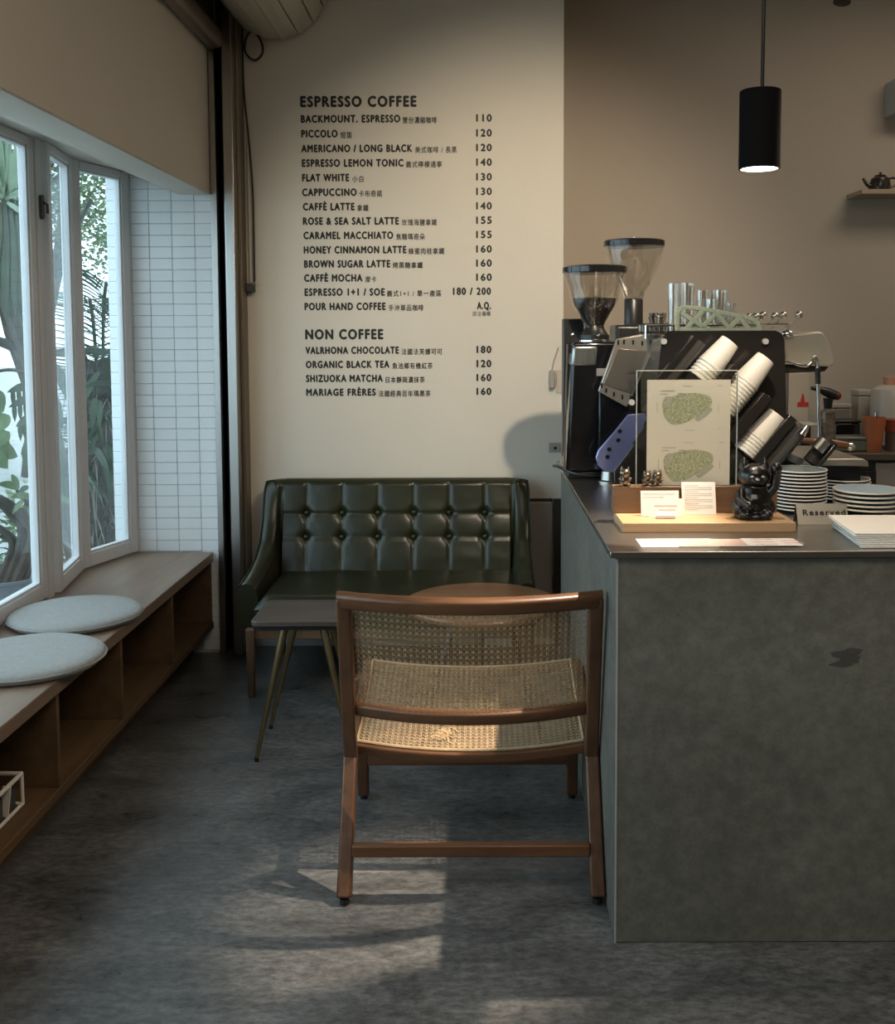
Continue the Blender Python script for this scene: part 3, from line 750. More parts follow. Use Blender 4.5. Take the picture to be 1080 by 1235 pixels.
obj('plate', MB().box(a.x+.012, a.x+.05, WY-.008, WY, a.z-.08, a.z+.02), mat('beige_plate', (.45, .42, .36), .5), so, bevel=.002)
obj('plug', MB().box(a.x-.020, a.x+.006, WY-.03, WY, a.z-.06, a.z+.02), mat('grey_plug', (.30, .26, .23), .5), so, bevel=.006)
obj('cable', MB().tube(catmull([(a.x-.008, WY-.015, a.z+.02), (a.x+.0, WY-.015, a.z+.06), (a.x+.02, WY-.015, a.z+.12)], 5), .004, 6), mat('grey_plug2', (.30, .26, .23), .5), so)
a = at(665, 537, Y=WY)
s2 = thing('socket_box', 'small grey outlet low on the wall behind counter', 'socket', a)
obj('plate', MB().box(a.x-.01, a.x+.04, WY-.006, WY, a.z-.03, a.z+.012), greyp, s2, bevel=.002)
obj('hole', MB().box(a.x+.012, a.x+.024, WY-.0075, WY, a.z-.018, a.z-.006), black, s2)
# ------------------------------------------------------------------ grinders
def hopper_grinder(name, label, pxc, Y, lidpx, ylid, prof, beans_y, body, group):
    s = Y/FPX; c = at(pxc, ylid, Y=Y); base = Vector((c.x, Y, CT))
    t = thing(name, label, 'coffee grinder', base, group)
    def zz(py): return at(pxc, py, Y=Y).z
    R = lidpx/2*s; zl = zz(ylid)
    cc_ = (c.x, Y, 0)
    obj('lid', MB().lathe([(R-.004, zl-.012), (R, zl-.010), (R, zl+.008), (R-.006, zl+.012), (R*.5, zl+.016), (.0001, zl+.017)], cc_, 48), blackgloss, t)
    pf = [(h*s, zz(y)) for y, h in prof]
    m_ = MB().lathe(pf, cc_, 40); m_.f = [f for f in m_.f if len(f) < 30]
    obj('hopper', m_, gware, t)
    if beans_y:
        bp_ = [(h*s-.004, zz(y)) for y, h in prof if y > beans_y]
        ks = [(y, h) for y, h in prof]
        for (y0, h0), (y1, h1) in zip(ks, ks[1:]):
            if y0 <= beans_y < y1: hb = h0+(h1-h0)*(beans_y-y0)/(y1-y0)
        pb = [(.0001, zz(beans_y)+.006), (hb*s*.6, zz(beans_y)+.003), (hb*s-.004, zz(beans_y))]+bp_
        o = obj('coffee_beans', MB().lathe(pb, cc_, 32), beans, t); o['kind'] = 'stuff'
    return t, c, s, zz
t, c, s, zz = hopper_grinder('espresso_grinder', 'black espresso grinder with its hopper half full of beans', 717.5, 3.52, 77, 325.5,
    [(329, 37.5), (340, 34), (352, 30), (360, 28), (368, 26), (376, 21), (386, 15), (396, 11), (404, 10)], 360, None, 'coffee grinders')
Y = 3.52
def pX(px, Yv): return at(px, 480, Y=Yv).x
obj('collar', MB().lathe([(.05, zz(413)), (.05, zz(404)), (.044, zz(402)), (.034, zz(397)), (.03, zz(392))], (c.x, Y, 0), 32), black, t)
obj('adjust_ring', MB().lathe([(.054, zz(414)), (.054, zz(410)), (.050, zz(409))], (c.x, Y, 0), 32), chrome, t)
bd = MB()
l0, l1, r0, r1 = pX(681, Y), pX(688, Y), pX(757, Y), pX(744, Y)
bd.prism([(l0, CT+.03), (l0+.004, CT+.02), (r0, CT+.02), (r0, CT+.06), (r1, zz(412)), (l1, zz(412))], 'Y', Y-.09, Y+.12)
obj('body', bd, blackgloss, t, bevel=.014, seg=4)
obj('band', MB().prism([(pX(686.5, Y)-.001, zz(441)), (pX(716, Y), zz(441)), (pX(718, Y), zz(416)), (pX(688.5, Y)-.001, zz(416))], 'Y', Y-.093, Y+.05), mat('grey_green_steel', (.42, .45, .42), .25, .8, var=.5, vs=30, stretch=(1, 1, .01)), t, bevel=.01, seg=3)
obj('base', MB().box(l0+.004, r0, Y-.09, Y+.12, CT, CT+.02), black, t, bevel=.004)
obj('rear_housing', MB().box(pX(678.5, Y+.1), pX(703, Y+.1), Y+.06, Y+.13, CT+.05, zz(384)), black, t, bevel=.004)
obj('side_trim', MB().bar((pX(679.5, Y), Y-.05, CT+.03), (pX(683, Y), Y-.05, zz(415)), .005, .012, (0, 1, 0)), steel, t)
for px_, py_ in ((691, 403.5), (722, 404.5)): obj('knob', MB().ball(at(px_, py_, Y=Y-.05), .0055, 6), chrome, t)
obj('label_plate', MB().box(pX(716, Y), pX(731, Y), Y-.0955, Y-.09, zz(452), zz(443)), mat('grey_label', (.30, .28, .26), .4), t)
obj('rating_plate', MB().box(pX(731, Y), pX(740, Y), Y-.0955, Y-.09, zz(513), zz(496)), mat('pale_label', (.45, .43, .40), .4), t)
cb = MB().tube(catmull([(l0-.028, Y+.1, CT+.018), (l0-.02, Y-.02, CT+.03), (l0+.03, Y-.10, CT+.016), (l0+.12, Y-.11, CT+.010), (l0+.2, Y-.08, CT+.006)], 6), .0055, 8)
obj('power_cable', cb, black, t)
t, c, s, zz = hopper_grinder('tall_coffee_grinder', 'taller coffee grinder with an empty clear conical hopper behind', 765, 3.76, 73, 294,
    [(298, 35.5), (305, 34.5), (318, 31), (330, 26), (342, 20), (352, 14.5), (361, 11.5)], None, None, 'coffee grinders')
obj('neck', MB().lathe([(.034, zz(392)), (.034, zz(362)), (.030, zz(360))], (c.x, 3.76, 0), 24), black, t)
obj('lid_knob', MB().lathe([(.008, zz(290)), (.006, zz(286)), (.0001, zz(285.5))], (c.x, 3.76, 0), 12), steel, t)
obj('body', MB().box(c.x-.075, c.x+.085, 3.68, 3.86, CT, zz(392)), black, t, bevel=.012, seg=3)
# ------------------------------------------------------------------ espresso machine
em = thing('espresso_machine', 'steel espresso machine with angled side shield behind the cup dispenser', 'espresso machine', (.75, 3.2, CT))
def XZ(px, py, Y): q = at(px, py, Y=Y); return (q.x, q.z)
EYm = 3.34
obj('body', MB().box(pX(800, 3.1), .935, 3.12, 3.55, 1.03, 1.385), steel, em, bevel=.02, seg=3)
obj('base_frame', MB().box(.56, .93, 3.12, 3.5, .935, 1.03), black, em, bevel=.01)
obj('side_shield', MB().prism([XZ(*q, EYm) for q in ((744, 409), (790, 400), (797, 403), (759, 487), (756, 491), (722, 472))], 'Y', EYm, EYm+.02), mat('warm_steel', (.50, .45, .38), .3, .7), em, bevel=.003)
obj('shield_panel', MB().prism([XZ(*q, EYm-.004) for q in ((746, 420), (782, 423), (763, 475), (728, 463))], 'Y', EYm-.005, EYm+.001), mat('bronze_panel', (.28, .24, .20), .25, .6), em, bevel=.002)
mb = MB()
for q in ((746, 413), (753, 412.5), (764, 413), (775, 414), (785, 413), (726, 465), (731.5, 471), (741, 475.5), (751, 479), (761, 480)):
    x, z = XZ(*q, EYm-.002); obj('slot', MB().prism([(x+a_, z+b_) for a_, b_ in rrect(-.003, .003, -.008, .008, .0028, 2)], 'Y', EYm-.002, EYm+.001), black, em)
obj('lower_housing', MB().prism([XZ(*q, EYm+.04) for q in ((722, 470), (757, 489), (774, 520), (800, 520), (800, 566), (760, 566), (745, 545), (722, 545))], 'Y', EYm+.021, EYm+.07), blackgloss, em, bevel=.005)
vp = [(758, 500), (741, 521), (722, 543), (719, 552), (722, 562), (730, 569), (739, 571), (748, 567), (765, 545), (787, 512), (778, 498)]
obj('foot_plate', MB().prism([XZ(*q, 3.32) for q in vp], 'Y', 3.32, 3.335), violet, em, bevel=.003)
mb = MB()
for q in ((735, 542), (733, 551), (746, 531), (748, 520)):
    x, z = XZ(*q, 3.318); obj('bolt_hole', MB().tube([(x, 3.317, z), (x, 3.321, z)], .0066, 16), black, em)
x, z = XZ(736, 568, 3.33)
obj('foot', MB().lathe([(.038, 0), (.038, .006), (.030, .010), (.028, max(.016, z-CT))], (x, 3.33, CT), 28), steel, em)
obj('foot', MB().lathe([(.03, 0), (.03, .03)], (.88, 3.2, CT), 20), black, em)
obj('foot', MB().lathe([(.03, 0), (.03, .03)], (.62, 3.45, CT), 20), black, em)
# boiler hood at right
hp = [XZ(*q, 3.1) for q in ((925, 403), (950, 402), (976, 400), (981, 402), (987, 413), (992, 428), (994, 437), (990, 441), (925, 438))]
obj('hood', MB().prism(hp, 'Y', 3.0, 3.30), mat('cream_steel', (.62, .57, .46), .28, .45), em, bevel=.008, seg=4, ang=50)
obj('hood_rim', MB().prism([XZ(*q, 3.1) for q in ((925, 438), (990, 440), (985, 447), (925, 449))], 'Y', 3.02, 3.28), darksteel, em, bevel=.004)
obj('knob', MB().ball(at(950, 403, Y=3.0), .015, 8, (1.3, 1, .8)), chrome, em)
WP = [at(*q, Y=2.98) for q in ((946, 437), (955, 437.5), (962, 440), (974, 441), (980, 436), (983, 430), (986, 435), (986.5, 445), (987, 462), (988, 500), (989, 530))]
obj('steam_wand', MB().tube(catmull(WP, 5), .0048, 10), chrome, em)
obj('wand_grip', MB().tube([at(986.5, 444, Y=2.98), at(987, 463, Y=2.98)], .0078, 12), black, em)
ph = [at(*q, Y=3.0) for q in ((968, 531), (980, 532), (992, 533), (1005, 535), (1018, 537), (1024, 538))]
obj('portafilter_handle', MB().tube(ph, [.008, .009, .0105, .0125, .0125, .010], 16), teakx, em)
obj('handle_cap', MB().tube([at(1023, 538, Y=3.0), at(1027, 539, Y=3.0), at(1031, 540, Y=3.0)], [.0105, .0125, .007], 16), chrome, em)
dt = [XZ(*q, 3.0) for q in ((965, 551), (1034, 551), (1040, 554), (1041, 560), (960, 560))]
obj('drip_tray', MB().prism(dt, 'Y', 2.95, 3.30), mat('tray_steel', (.45, .42, .36), .3, .8), em, bevel=.003)
obj('tray_base', MB().box(.93, pX(1036, 3.0), 2.97, 3.3, CT, XZ(965, 561, 3.0)[1]), black, em)
mb = MB(); zt = 1.387
mb.tube([(.50, 3.14, zt+.03), (.93, 3.14, zt+.03)], .004, 8)
for x in (.50, .64, .78, .93): mb.tube([(x, 3.14, zt-.01), (x, 3.14, zt+.03)], .004, 8)
obj('cup_rail', mb, chrome, em)
# things standing on the machine
def tumbler(px, y0, y1, wpx, Y, label, ribs=True):
    s = Y/FPX; b = at(px, y1, Y=Y); tz = at(px, y0, Y=Y).z; r = wpx/2*s; zb = 1.386
    t = MB(); n = 28
    pr_ = [(.0001, .0), (r*.78, 0), (r*.82, .004), (r, tz-zb), (r-.0018, tz-zb), (r*.80, .012), (.0001, .010)]
    t.lathe(pr_, (0, 0, 0), n)
    if ribs: t.v = [(x*(1+.03*cos(9*atan2(y, x))), y*(1+.03*cos(9*atan2(y, x))), z) for x, y, z in t.v]
    o = obj('drinking_glass', t, gware, origin=(0, 0, 0)); o.location = (b.x, Y, zb)
    return tag(o, label, 'glass', 'drinking glasses on the espresso machine')
tumbler(812.5, 342, 394, 14, 3.22, 'tall ribbed glass, leftmost of those on the espresso machine')
tumbler(829, 341.5, 394, 19, 3.24, 'tall wide ribbed glass second from left on the machine')
tumbler(848, 350, 394, 15, 3.28, 'medium clear glass between the tall ribbed and square glasses')
tumbler(868, 350, 394, 22, 3.30, 'wide short clear tumbler right of centre on the machine', False)
tumbler(858, 361, 394, 17, 3.20, 'low tumbler in front of the wide clear tumbler', False)
tumbler(881, 366, 394, 15, 3.22, 'small glass, rightmost of those on the espresso machine', False)
# small cups with metal rings, at left
for k in range(6):
    px_ = 774+5.6*k; b = at(px_, 390, Y=3.17)
    o = obj('shot_glass', MB().lathe([(.0001, 0), (.008, 0), (.011, .035), (.0095, .035), (.007, .004), (.0001, .004)], (0, 0, 0), 16), gware, origin=(0, 0, 0))
    o.location = (b.x, 3.17, 1.388)
    tag(o, 'little shot glass in the row on the machine left of the tumblers', 'glass', 'shot glasses on the machine')
ra = thing('cup_rack', 'dark bronze wire rack around the little shot glasses', 'rack', (at(788, 390, Y=3.17).x, 3.17, 1.387))
a, b = at(770, 390, Y=3.15).x, at(806, 390, Y=3.15).x
mb = MB()
for z in (1.392, 1.418): mb.box(a, b, 3.148, 3.151, z, z+.005).box(a, b, 3.189, 3.192, z, z+.005)
for k in range(7):
    x = a+(b-a)*k/6; mb.box(x-.001, x+.001, 3.148, 3.151, 1.388, 1.42)
obj('frame', mb, mat('bronze_wire', (.12, .07, .04), .4, .7), ra)
b = at(793, 370, Y=3.30)
for k in range(2):
    o = obj('steel_cup', MB().lathe([(.0001, 0), (.022, 0), (.03, .022), (.028, .022), (.02, .003), (.0001, .003)], (0, 0, 0), 24), chrome, origin=(0, 0, 0))
    o.location = (b.x-.0+k*.002, 3.30, 1.388+.034*1+k*.012)
    tag(o, ('lower' if k == 0 else 'upper')+' steel cup of two nested behind the shot glasses', 'cup', 'nested steel cups')
bl = obj('cup_block', MB().lathe([(.026, 1.387), (.026, 1.421)], (b.x, 3.30, 0), 20), darksteel); tag(bl, 'dark round block beneath the nested steel cups', 'block')
# pale green perforated strip
gs = thing('plastic_lattice', 'pale green plastic lattice strip lying along the machine top', 'lattice', (at(866, 396, Y=3.12).x, 3.12, 1.387))
GP = [at(*q, Y=3.10) for q in ((817.5, 399), (817, 385), (818.5, 375), (824, 371), (835, 371), (852, 373.5), (875, 378), (897, 382), (908, 385), (914, 390), (916, 399))]
mb = MB(); cg = catmull(GP, 4)
for i in range(len(cg)-1): mb.bar(cg[i], cg[i+1], .012, .017, (0, 1, 0))
for q0, q1 in (((822, 377), (848, 394)), ((848, 375), (828, 396)), ((848, 394), (864, 378)), ((864, 377), (880, 396)), ((880, 396), (892, 383)), ((892, 383), (905, 398)), ((820, 398), (916, 398))):
    mb.bar(at(*q0, Y=3.10), at(*q1, Y=3.10), .012, .015, (0, 1, 0))
obj('lattice', mb, greenpl, gs, bevel=.002)
for k, (px_, py_) in enumerate(((904, 381), (912, 381.5), (920.5, 380), (935, 381), (945, 380), (964, 379.5))):
    hd_ = at(px_, py_, Y=3.16+.01*k); r = .0125 if k not in (0,) else .009
    lb = ('leftmost steel ball-ended stirrer on top of the machine', 'second steel ball-ended stirrer from the left on the machine', 'third steel ball-ended stirrer from the left on the machine', 'fourth steel ball-ended stirrer, right of the gap', 'fifth steel ball-ended stirrer, touching the fourth', 'rightmost steel ball-ended stirrer standing apart on the machine')[k]
    sp_ = thing('bar_spoon', lb, 'stirrer', hd_, 'ball-ended stirrers on the machine')
    obj('ball', MB().ball(hd_, r, 8, (1.05, 1, .9)), chrome, sp_)
    obj('rod', MB().tube([hd_, (hd_.x-.05, hd_.y, 1.39)], .0022, 6), steel, sp_)
# ------------------------------------------------------------------ cup dispenser
DY = 2.95; DT = 2.885
dp = thing('cup_dispenser', 'black acrylic cup dispenser with slanting sleeves', 'dispenser', (.62, 2.78, CT))
def ptsY(L_, Y): return [XZ(*q, Y) for q in L_]
bp = [(742, 600), (741, 568), (771, 528), (789, 478), (799, 409), (806, 399), (936, 398.5), (944, 402), (947, 410), (952, 600)]
pp = ptsY(bp, DY); pp = [(x, max(z, CT)) for x, z in pp]
obj('back_panel', MB().prism(pp, 'Y', DY, DY+.008), acrylblk, dp, bevel=.002)
boltm = mat('bright_bolt', (.80, .77, .70), .3, .35)
for q in ((805.5, 412), (930.5, 412), (766, 487), (932, 482)):
    x, z = XZ(*q, DT); obj('standoff_bolt', MB().tube([(x, DY-.012, z), (x, DY+.002, z)], .0085, 14), boltm, dp)
ang_ = radians(51); dirv = Vector((cos(ang_), 0, sin(ang_)))
def sleeve(px, py, L_, r, name='sleeve', m=None):
    a = at(px, py, Y=DT)
    e = a-dirv*L_
    if e.z < CT+.035: e = a-dirv*((a.z-CT-.035)/dirv.z)
    mm = MB().tube([e, a], r, 24, False)
    mm.tube([a, e], r-.003, 24, False)
    return obj(name, mm, m or acrylblk, dp, ang=60)
sleeve(842, 459, .25, .034); sleeve(877, 497, .22, .036); sleeve(893, 548, .2, .034)
sleeve(847, 413, .25, .013, 'rod_sleeve', mat('smoky_acrylic', (.06, .055, .05), .2))
sleeve(966, 512, .16, .030, 'lid_sleeve', mat('smoky_acrylic_b', (.085, .08, .075), .25))
sleeve(1002, 531, .085, .026, 'lid_sleeve', mat('smoky_acrylic_c', (.03, .028, .026), .2))
for q, L_, w_ in (((886, 441), .10, .018), ((925, 477), .16, .030), ((956, 503), .16, .026), ((836, 405), .2, .006), ((1006, 536), .16, .006)):
    a = at(*q, Y=DT-.03); e = a-dirv*L_
    if e.z < CT+.01: e = a-dirv*((a.z-CT-.01)/dirv.z)
    obj('divider_fin', MB().bar(a, e, .03, w_, (-dirv.z, 0, dirv.x)), acrylblk, dp, bevel=.002)
x, z = XZ(970, 519, DT)
obj('latch', MB().tube([at(967, 524, Y=DT-.034), at(974, 514, Y=DT-.034)], [.012, .008], 12), chrome, dp)
obj('steel_cap', MB().tube([at(986, 543, Y=DT-.03), at(996, 531, Y=DT-.03)], [.020, .020], 16), steel, dp)
def cups(px, py, n, pitch, label, gl, dark=False):
    "paper cups nested mouth-down along the sleeve; the first shows its base"
    Mr = dirv.to_track_quat('Z', 'Y').to_matrix()
    a = at(px, py, Y=DT)
    rb, rt, h = .0265, .0375, .088
    for k in range(n):
        o_ = a-dirv*(h+k*pitch)      # mouth end
        if o_.z < CT+.045: break
        t = thing('paper_cup', (label if k == 0 else ['', 'second', 'third', 'fourth', 'fifth', 'sixth', 'seventh', 'eighth', 'ninth', 'tenth', 'eleventh', 'twelfth'][k]+' cup from the top of the '+gl), 'cup', o_, 'paper cups in the '+gl)
        prf = [(rt-.002, .0), (rt+.0012, .0), (rt+.0012, .0045), (rt-.0002, .005), (rb+.001, h-.002), (rb, h), (rb-.002, h), (rb-.003, h-.006), (.0001, h-.006)] if k == 0 else [(rt-.002, 0), (rt+.0012, 0), (rt+.0012, .0045), (rt-.0002, .005), (rt-.0028, h*.22)]
        m_ = MB().lathe(prf, o_, 32, Mr)
        if k: m_.f = [f for f in m_.f if len(f) < 20]
        obj('cup_body', m_, cupm, t)
cups(881, 412, 5, .0115, 'white paper cup at the top of the left slanting stack', 'left slanting stack')
cups(924, 432, 11, .0108, 'white paper cup at the top of the middle slanting stack', 'middle slanting stack')
cups(938, 500, 6, .0105, 'white paper cup at the top of the lower right slanting stack', 'lower right slanting stack')
# ------------------------------------------------------------------ wooden display stand with sign and cards
st_ = thing('display_stand', 'oak display stand with a dark back block on the counter corner', 'stand', (.55, 2.57, CT))
zb1 = .911+.0235
obj('base_board', MB().box(.344, .766, 2.49, 2.66, CT, zb1), boardw, st_, bevel=.0015)
blt = at(740, 587, Y=2.625).z
obj('back_block', MB().box(at(740, 600, Y=2.625).x, at(938, 600, Y=2.625).x, 2.625, 2.665, zb1, blt), boardd, st_, bevel=.0015)
ac = thing('acrylic_sign_holder', 'clear acrylic sign holder standing on the oak block', 'sign holder', (at(828, 587, Y=2.648).x, 2.648, blt))
AY = 2.640
xa_, xb_ = at(768, 520, Y=AY).x, at(889, 520, Y=AY).x; za_, zb_ = blt, at(828, 447, Y=AY).z
obj('front_sheet', MB().box(xa_, xb_, AY-.004, AY-.0015, za_, zb_), acryl, ac, bevel=.0008)
obj('rear_sheet', MB().box(xa_, xb_, AY+.003, AY+.0055, za_, zb_), acryl, ac, bevel=.0008)
edge = mat('acrylic_edge', (.55, .55, .50), .2, coat=.5)
mb = MB().box(xa_-.0008, xa_+.0006, AY-.004, AY+.0055, za_, zb_).box(xb_-.0006, xb_+.0008, AY-.004, AY+.0055, za_, zb_).box(xa_, xb_, AY-.004, AY+.0055, zb_-.0006, zb_+.0008)
obj('polished_edge', mb, edge, ac)
pa = thing('printed_sheet', 'cream sheet printed with two green park maps in the acrylic holder', 'poster', (at(831, 587, Y=AY).x, AY, blt+.002))
p0, p1 = at(780.5, 520, Y=AY).x, at(881, 520, Y=AY).x; zt_ = at(830, 458, Y=AY).z
obj('sheet', MB().box(p0, p1, AY, AY+.001, blt+.001, zt_), paperc, pa)
mapm = mat('park_map_print', (.74, .72, .55), .8, col2=(.20, .25, .10), vs=200, det=8)
mapb = mat('park_map_grey', (.42, .42, .38), .8, col2=(.60, .58, .46), vs=120, det=6)
YP = AY-.0005
def blob(pts, m, y=YP):
    q = [at(px, py, Y=y) for px, py in pts]; n = len(q)
    cu = catmull(q+[q[0]], 4)[:-1]
    obj('map_print', MB().add([(v.x, y, v.z) for v in cu], [tuple(range(len(cu)))]), m, pa, smooth=False)
for dy in (0, 68.5):
    dx = 1.5 if dy else 0
    blob([(x+dx, y+dy) for x, y in ((799, 486), (803, 479), (812, 478), (822, 475), (840, 474), (856, 478), (859, 486), (854, 495), (840, 503), (826, 510), (812, 512), (804, 506), (800, 498))], mapm)
    blob([(x+dx, y+dy) for x, y in ((800, 488), (804, 480), (811, 480), (808, 488), (803, 492))], mapb, YP-.0003)
    blob([(x+dx, y+dy) for x, y in ((838, 505), (846, 498), (857, 492), (859, 495), (850, 503), (842, 508))], mapb, YP-.0003)
    mb = MB()
    def ln(x0, y0, x1, y1, hgt=.0006):
        a, b = at(x0+dx, y0+dy, Y=YP), at(x1+dx, y1+dy, Y=YP)
        if abs(a.x-b.x) > abs(a.z-b.z): mb.box(a.x, b.x, YP-.0002, YP, a.z-hgt, a.z+hgt)
        else: mb.box(a.x-hgt, a.x+hgt, YP-.0002, YP, min(a.z, b.z), max(a.z, b.z))
    ln(797, 471.5, 814, 471.5); ln(797, 475, 806, 475); ln(824, 465.5, 836, 465.5, .0004); ln(826, 519, 838, 519, .0004); ln(793, 486, 793, 497, .0004); ln(867, 487, 867, 497, .0004); ln(817, 484, 817, 498, .0005)
    ln(818.5, 474.5, 824, 474.5, .0008); ln(818.5, 474.5, 818.5, 479, .0006); ln(824, 474.5, 824, 479, .0006); ln(866, 465, 872, 465, .0004); ln(866, 517, 870, 517, .0004)
    obj('fine_print', mb, inkg, pa)
# cards
def leaning(name, label, cat, q0, q1, Y, m, tilt=.012, lines=(), loc_=None):
    a = at(*q0, Y=Y); b = at(*q1, Y=Y); zb_ = zb1+.0005
    t = thing(name, label, cat, ((a.x+b.x)/2, Y, zb_))
    obj('card', MB().add([(a.x, Y, zb_), (b.x, Y, zb_), (b.x, Y+tilt, a.z), (a.x, Y+tilt, a.z), (a.x, Y+.0012, zb_), (b.x, Y+.0012, zb_), (b.x, Y+tilt+.0012, a.z), (a.x, Y+tilt+.0012, a.z)], [(0, 1, 2, 3), (4, 7, 6, 5), (0, 4, 5, 1), (2, 6, 7, 3), (0, 3, 7, 4), (1, 5, 6, 2)]), m, t)
    mb = MB(); mb2 = MB(); H_ = a.z-zb_
    for (u0, u1, v, hh, oc) in lines:
        x0_, x1_ = a.x+(b.x-a.x)*u0, a.x+(b.x-a.x)*u1; z_ = zb_+H_*v; y_ = Y+tilt*v-.0004
        (mb2 if oc else mb).box(x0_, x1_, y_-.0002, y_, z_-hh, z_+hh)
    if mb.v: obj('fine_print', mb, inkg, t)
    if mb2.v: obj('fine_print', mb2, inko, t)
    return t
leaning('business_card', 'white business card standing at the back of the pair', 'card', (774, 593), (820, 616), 2.585, paper, .014, ((.05, .9, .88, .0003, 0), (.05, .6, .75, .0003, 0)))
leaning('business_card', 'white card with orange print in front of the other card', 'card', (783.5, 602.5), (824, 620), 2.565, paper, .010, ((.16, .84, .62, .0009, 1), (.3, .8, .40, .0009, 1)))
leaning('note_sheet', 'small leaning sheet of fine grey print before the sign', 'card', (824, 583), (864.5, 618), 2.60, paper, .020, tuple((.08, .9 if k % 3 else .5, .9-.062*k, .0004, 0) for k in range(13)))
a = at(793, 626, Z=zb1); b = at(816, 626, Z=zb1)
tag(obj('card_block', MB().box(a.x, b.x, a.y, a.y+.02, zb1, zb1+.011), mat('frosted_white', (.62, .60, .56), .3), bevel=.003), 'small frosted block holding the front card upright', 'card holder')
# flyers at the counter edge
fl = [((773, 655, 866, 659), (.62, .56, .52), 'white flyer with pink print, leftmost at the counter edge'), ((818, 653, 920, 657), (.45, .34, .30), 'pinkish flyer in the middle at the counter edge'), ((902, 654, 968, 660), (.68, .63, .60), 'white flyer, rightmost at the counter edge')]
for k, ((x0, ya, x1, yb_), colr, lb) in enumerate(fl):
    a = at(x0, 658.5, Z=CT); b = at(x1, 658.5, Z=CT); y0 = 2.318; y1 = 2.40+.01*(k == 0); z = CT+.0012*(k+.1)
    t = thing('flyer', lb, 'flyer', ((a.x+b.x)/2, y0, CT), 'flyers at the counter edge')
    obj('sheet', MB().box(a.x, b.x, y0, y1, z, z+.001), mat('flyer_paper_%d' % k, colr, .6), t)
    mb = MB()
    for j in range(5): mb.box(a.x+.02+(b.x-a.x)*.55*(j % 2), a.x+.05+(b.x-a.x)*.5*(j % 2)+.02, y0+.012+.013*j, y0+.017+.013*j, z+.001, z+.0013)
    obj('fine_print', mb, mat('flyer_print_%d' % k, (.55, .30, .24), .7), t)
# figurines
pewt = mat('dark_pewter', (.20, .16, .12), .22, .9)
def figure(px, py0, py1, label, sc=1.0, kind=0):
    Y = 2.63; b = at(px, py1, Y=Y); h = (at(px, py0, Y=Y).z-blt)
    c = Vector((b.x, Y+.008, blt)); m_ = MB(); r = h*.30
    m_.ball(c+Vector((0, 0, h*.30)), h*.30, 8, (.95, .9, 1)); m_.ball(c+Vector((0, -h*.08, h*.64)), h*.25, 8, (1.1, 1, .9))
    for s_ in (-1, 1):
        m_.lathe([(h*.09, 0), (h*.05, h*.12), (.0001, h*.20)], c+Vector((s_*h*.16, -h*.05, h*.80)), 8)
        m_.ball(c+Vector((s_*h*.17, -h*.18, h*.08)), h*.10, 6); m_.ball(c+Vector((s_*h*.24, -h*.15, h*.36)), h*.09, 6)
    if kind: m_.tube(catmull([c+Vector((h*.25, h*.1, h*.1)), c+Vector((h*.42, h*.1, h*.3)), c+Vector((h*.36, h*.1, h*.55))], 4), h*.05, 6)
    o = obj('figurine', m_, pewt, mods=[('REMESH', dict(mode='VOXEL', voxel_size=.0011, use_smooth_shade=True)), ('SMOOTH', dict(factor=.6, iterations=3))], origin=(c.x, c.y, blt))
    tag(o, label, 'figurine', 'pewter figurines on the oak block')
figure(754.5, 562, 587, 'small dark pewter animal figurine standing alone at far left')
figure(781, 567, 587, 'small pewter figurine left in the pair by the sign', kind=1)
figure(793.5, 566, 587, 'small pewter figurine right in the pair by the sign', kind=1)
# beckoning cat
def cat():
    b = at(905, 621, Z=zb1); c = Vector((b.x-.003, 2.556, zb1)); H = at(905, 549, Y=2.575).z-zb1
    t = thing('beckoning_cat', 'glossy black beckoning cat figure on the oak board', 'figurine', c)
    m_ = MB(); k = H/.158
    def B(x, y, z, r, sc=(1, 1, 1)): m_.ball(c+Vector((x, y, z))*k, r*k, 10, sc)
    B(0, .003, .040, .044, (1.10, .95, .95)); B(0, .002, .068, .034, (1.08, .95, 1.05)); B(0, -.004, .108, .036, (1.13, .98, .90))
    m_.lathe([(.046*k, 0), (.048*k, .004*k), (.046*k, .012*k), (.03*k, .02*k)], c, 28)
    for s_ in (-1, 1):
        m_.lathe([(.0145*k, 0), (.010*k, .014*k), (.005*k, .024*k), (.0015*k, .028*k)], c+Vector((s_*.026, -.002, .128))*k, 12)
        B(s_*.026, -.030, .014, .0155, (1, 1.2, .85)); B(s_*.036, -.002, .028, .024, (.8, 1, 1))
    m_.tube([c+Vector(q)*k for q in ((.034, -.008, .062), (.050, -.014, .082), (.052, -.020, .108), (.050, -.024, .128))], [.013*k, .0125*k, .012*k, .013*k], 12)
    B(.050, -.026, .130, .0155, (.9, .9, 1.1))
    m_.tube([c+Vector(q)*k for q in ((-.034, -.010, .070), (-.038, -.026, .052), (-.024, -.038, .040))], [.012*k, .0115*k, .011*k], 12)
    B(-.020, -.040, .038, .0125); B(0, -.038, .099, .010, (1.4, .8, .8))
    obj('body', m_, mat('cat_gloss', (.005, .005, .005), .28), t, mods=[('REMESH', dict(mode='VOXEL', voxel_size=.0018, use_smooth_shade=True)), ('SMOOTH', dict(factor=.6, iterations=5))])
    sil = mat('silver_paint', (.35, .33, .30), .35, .6)
    for s_ in (-1, 1): obj('eye', MB().ball(c+Vector((s_*.014, -.0385, .110))*k, .0045*k, 6, (1.2, .5, .7)), sil, t)
    obj('nose', MB().ball(c+Vector((0, -.047, .103))*k, .0025*k, 6), sil, t)
    obj('collar', MB().tube([c+Vector((.031*cos(a), -.002+.029*sin(a), .082))*k for a in [2*pi*j/28 for j in range(29)]], .0028*k, 6, False), acrylblk, t)
cat()
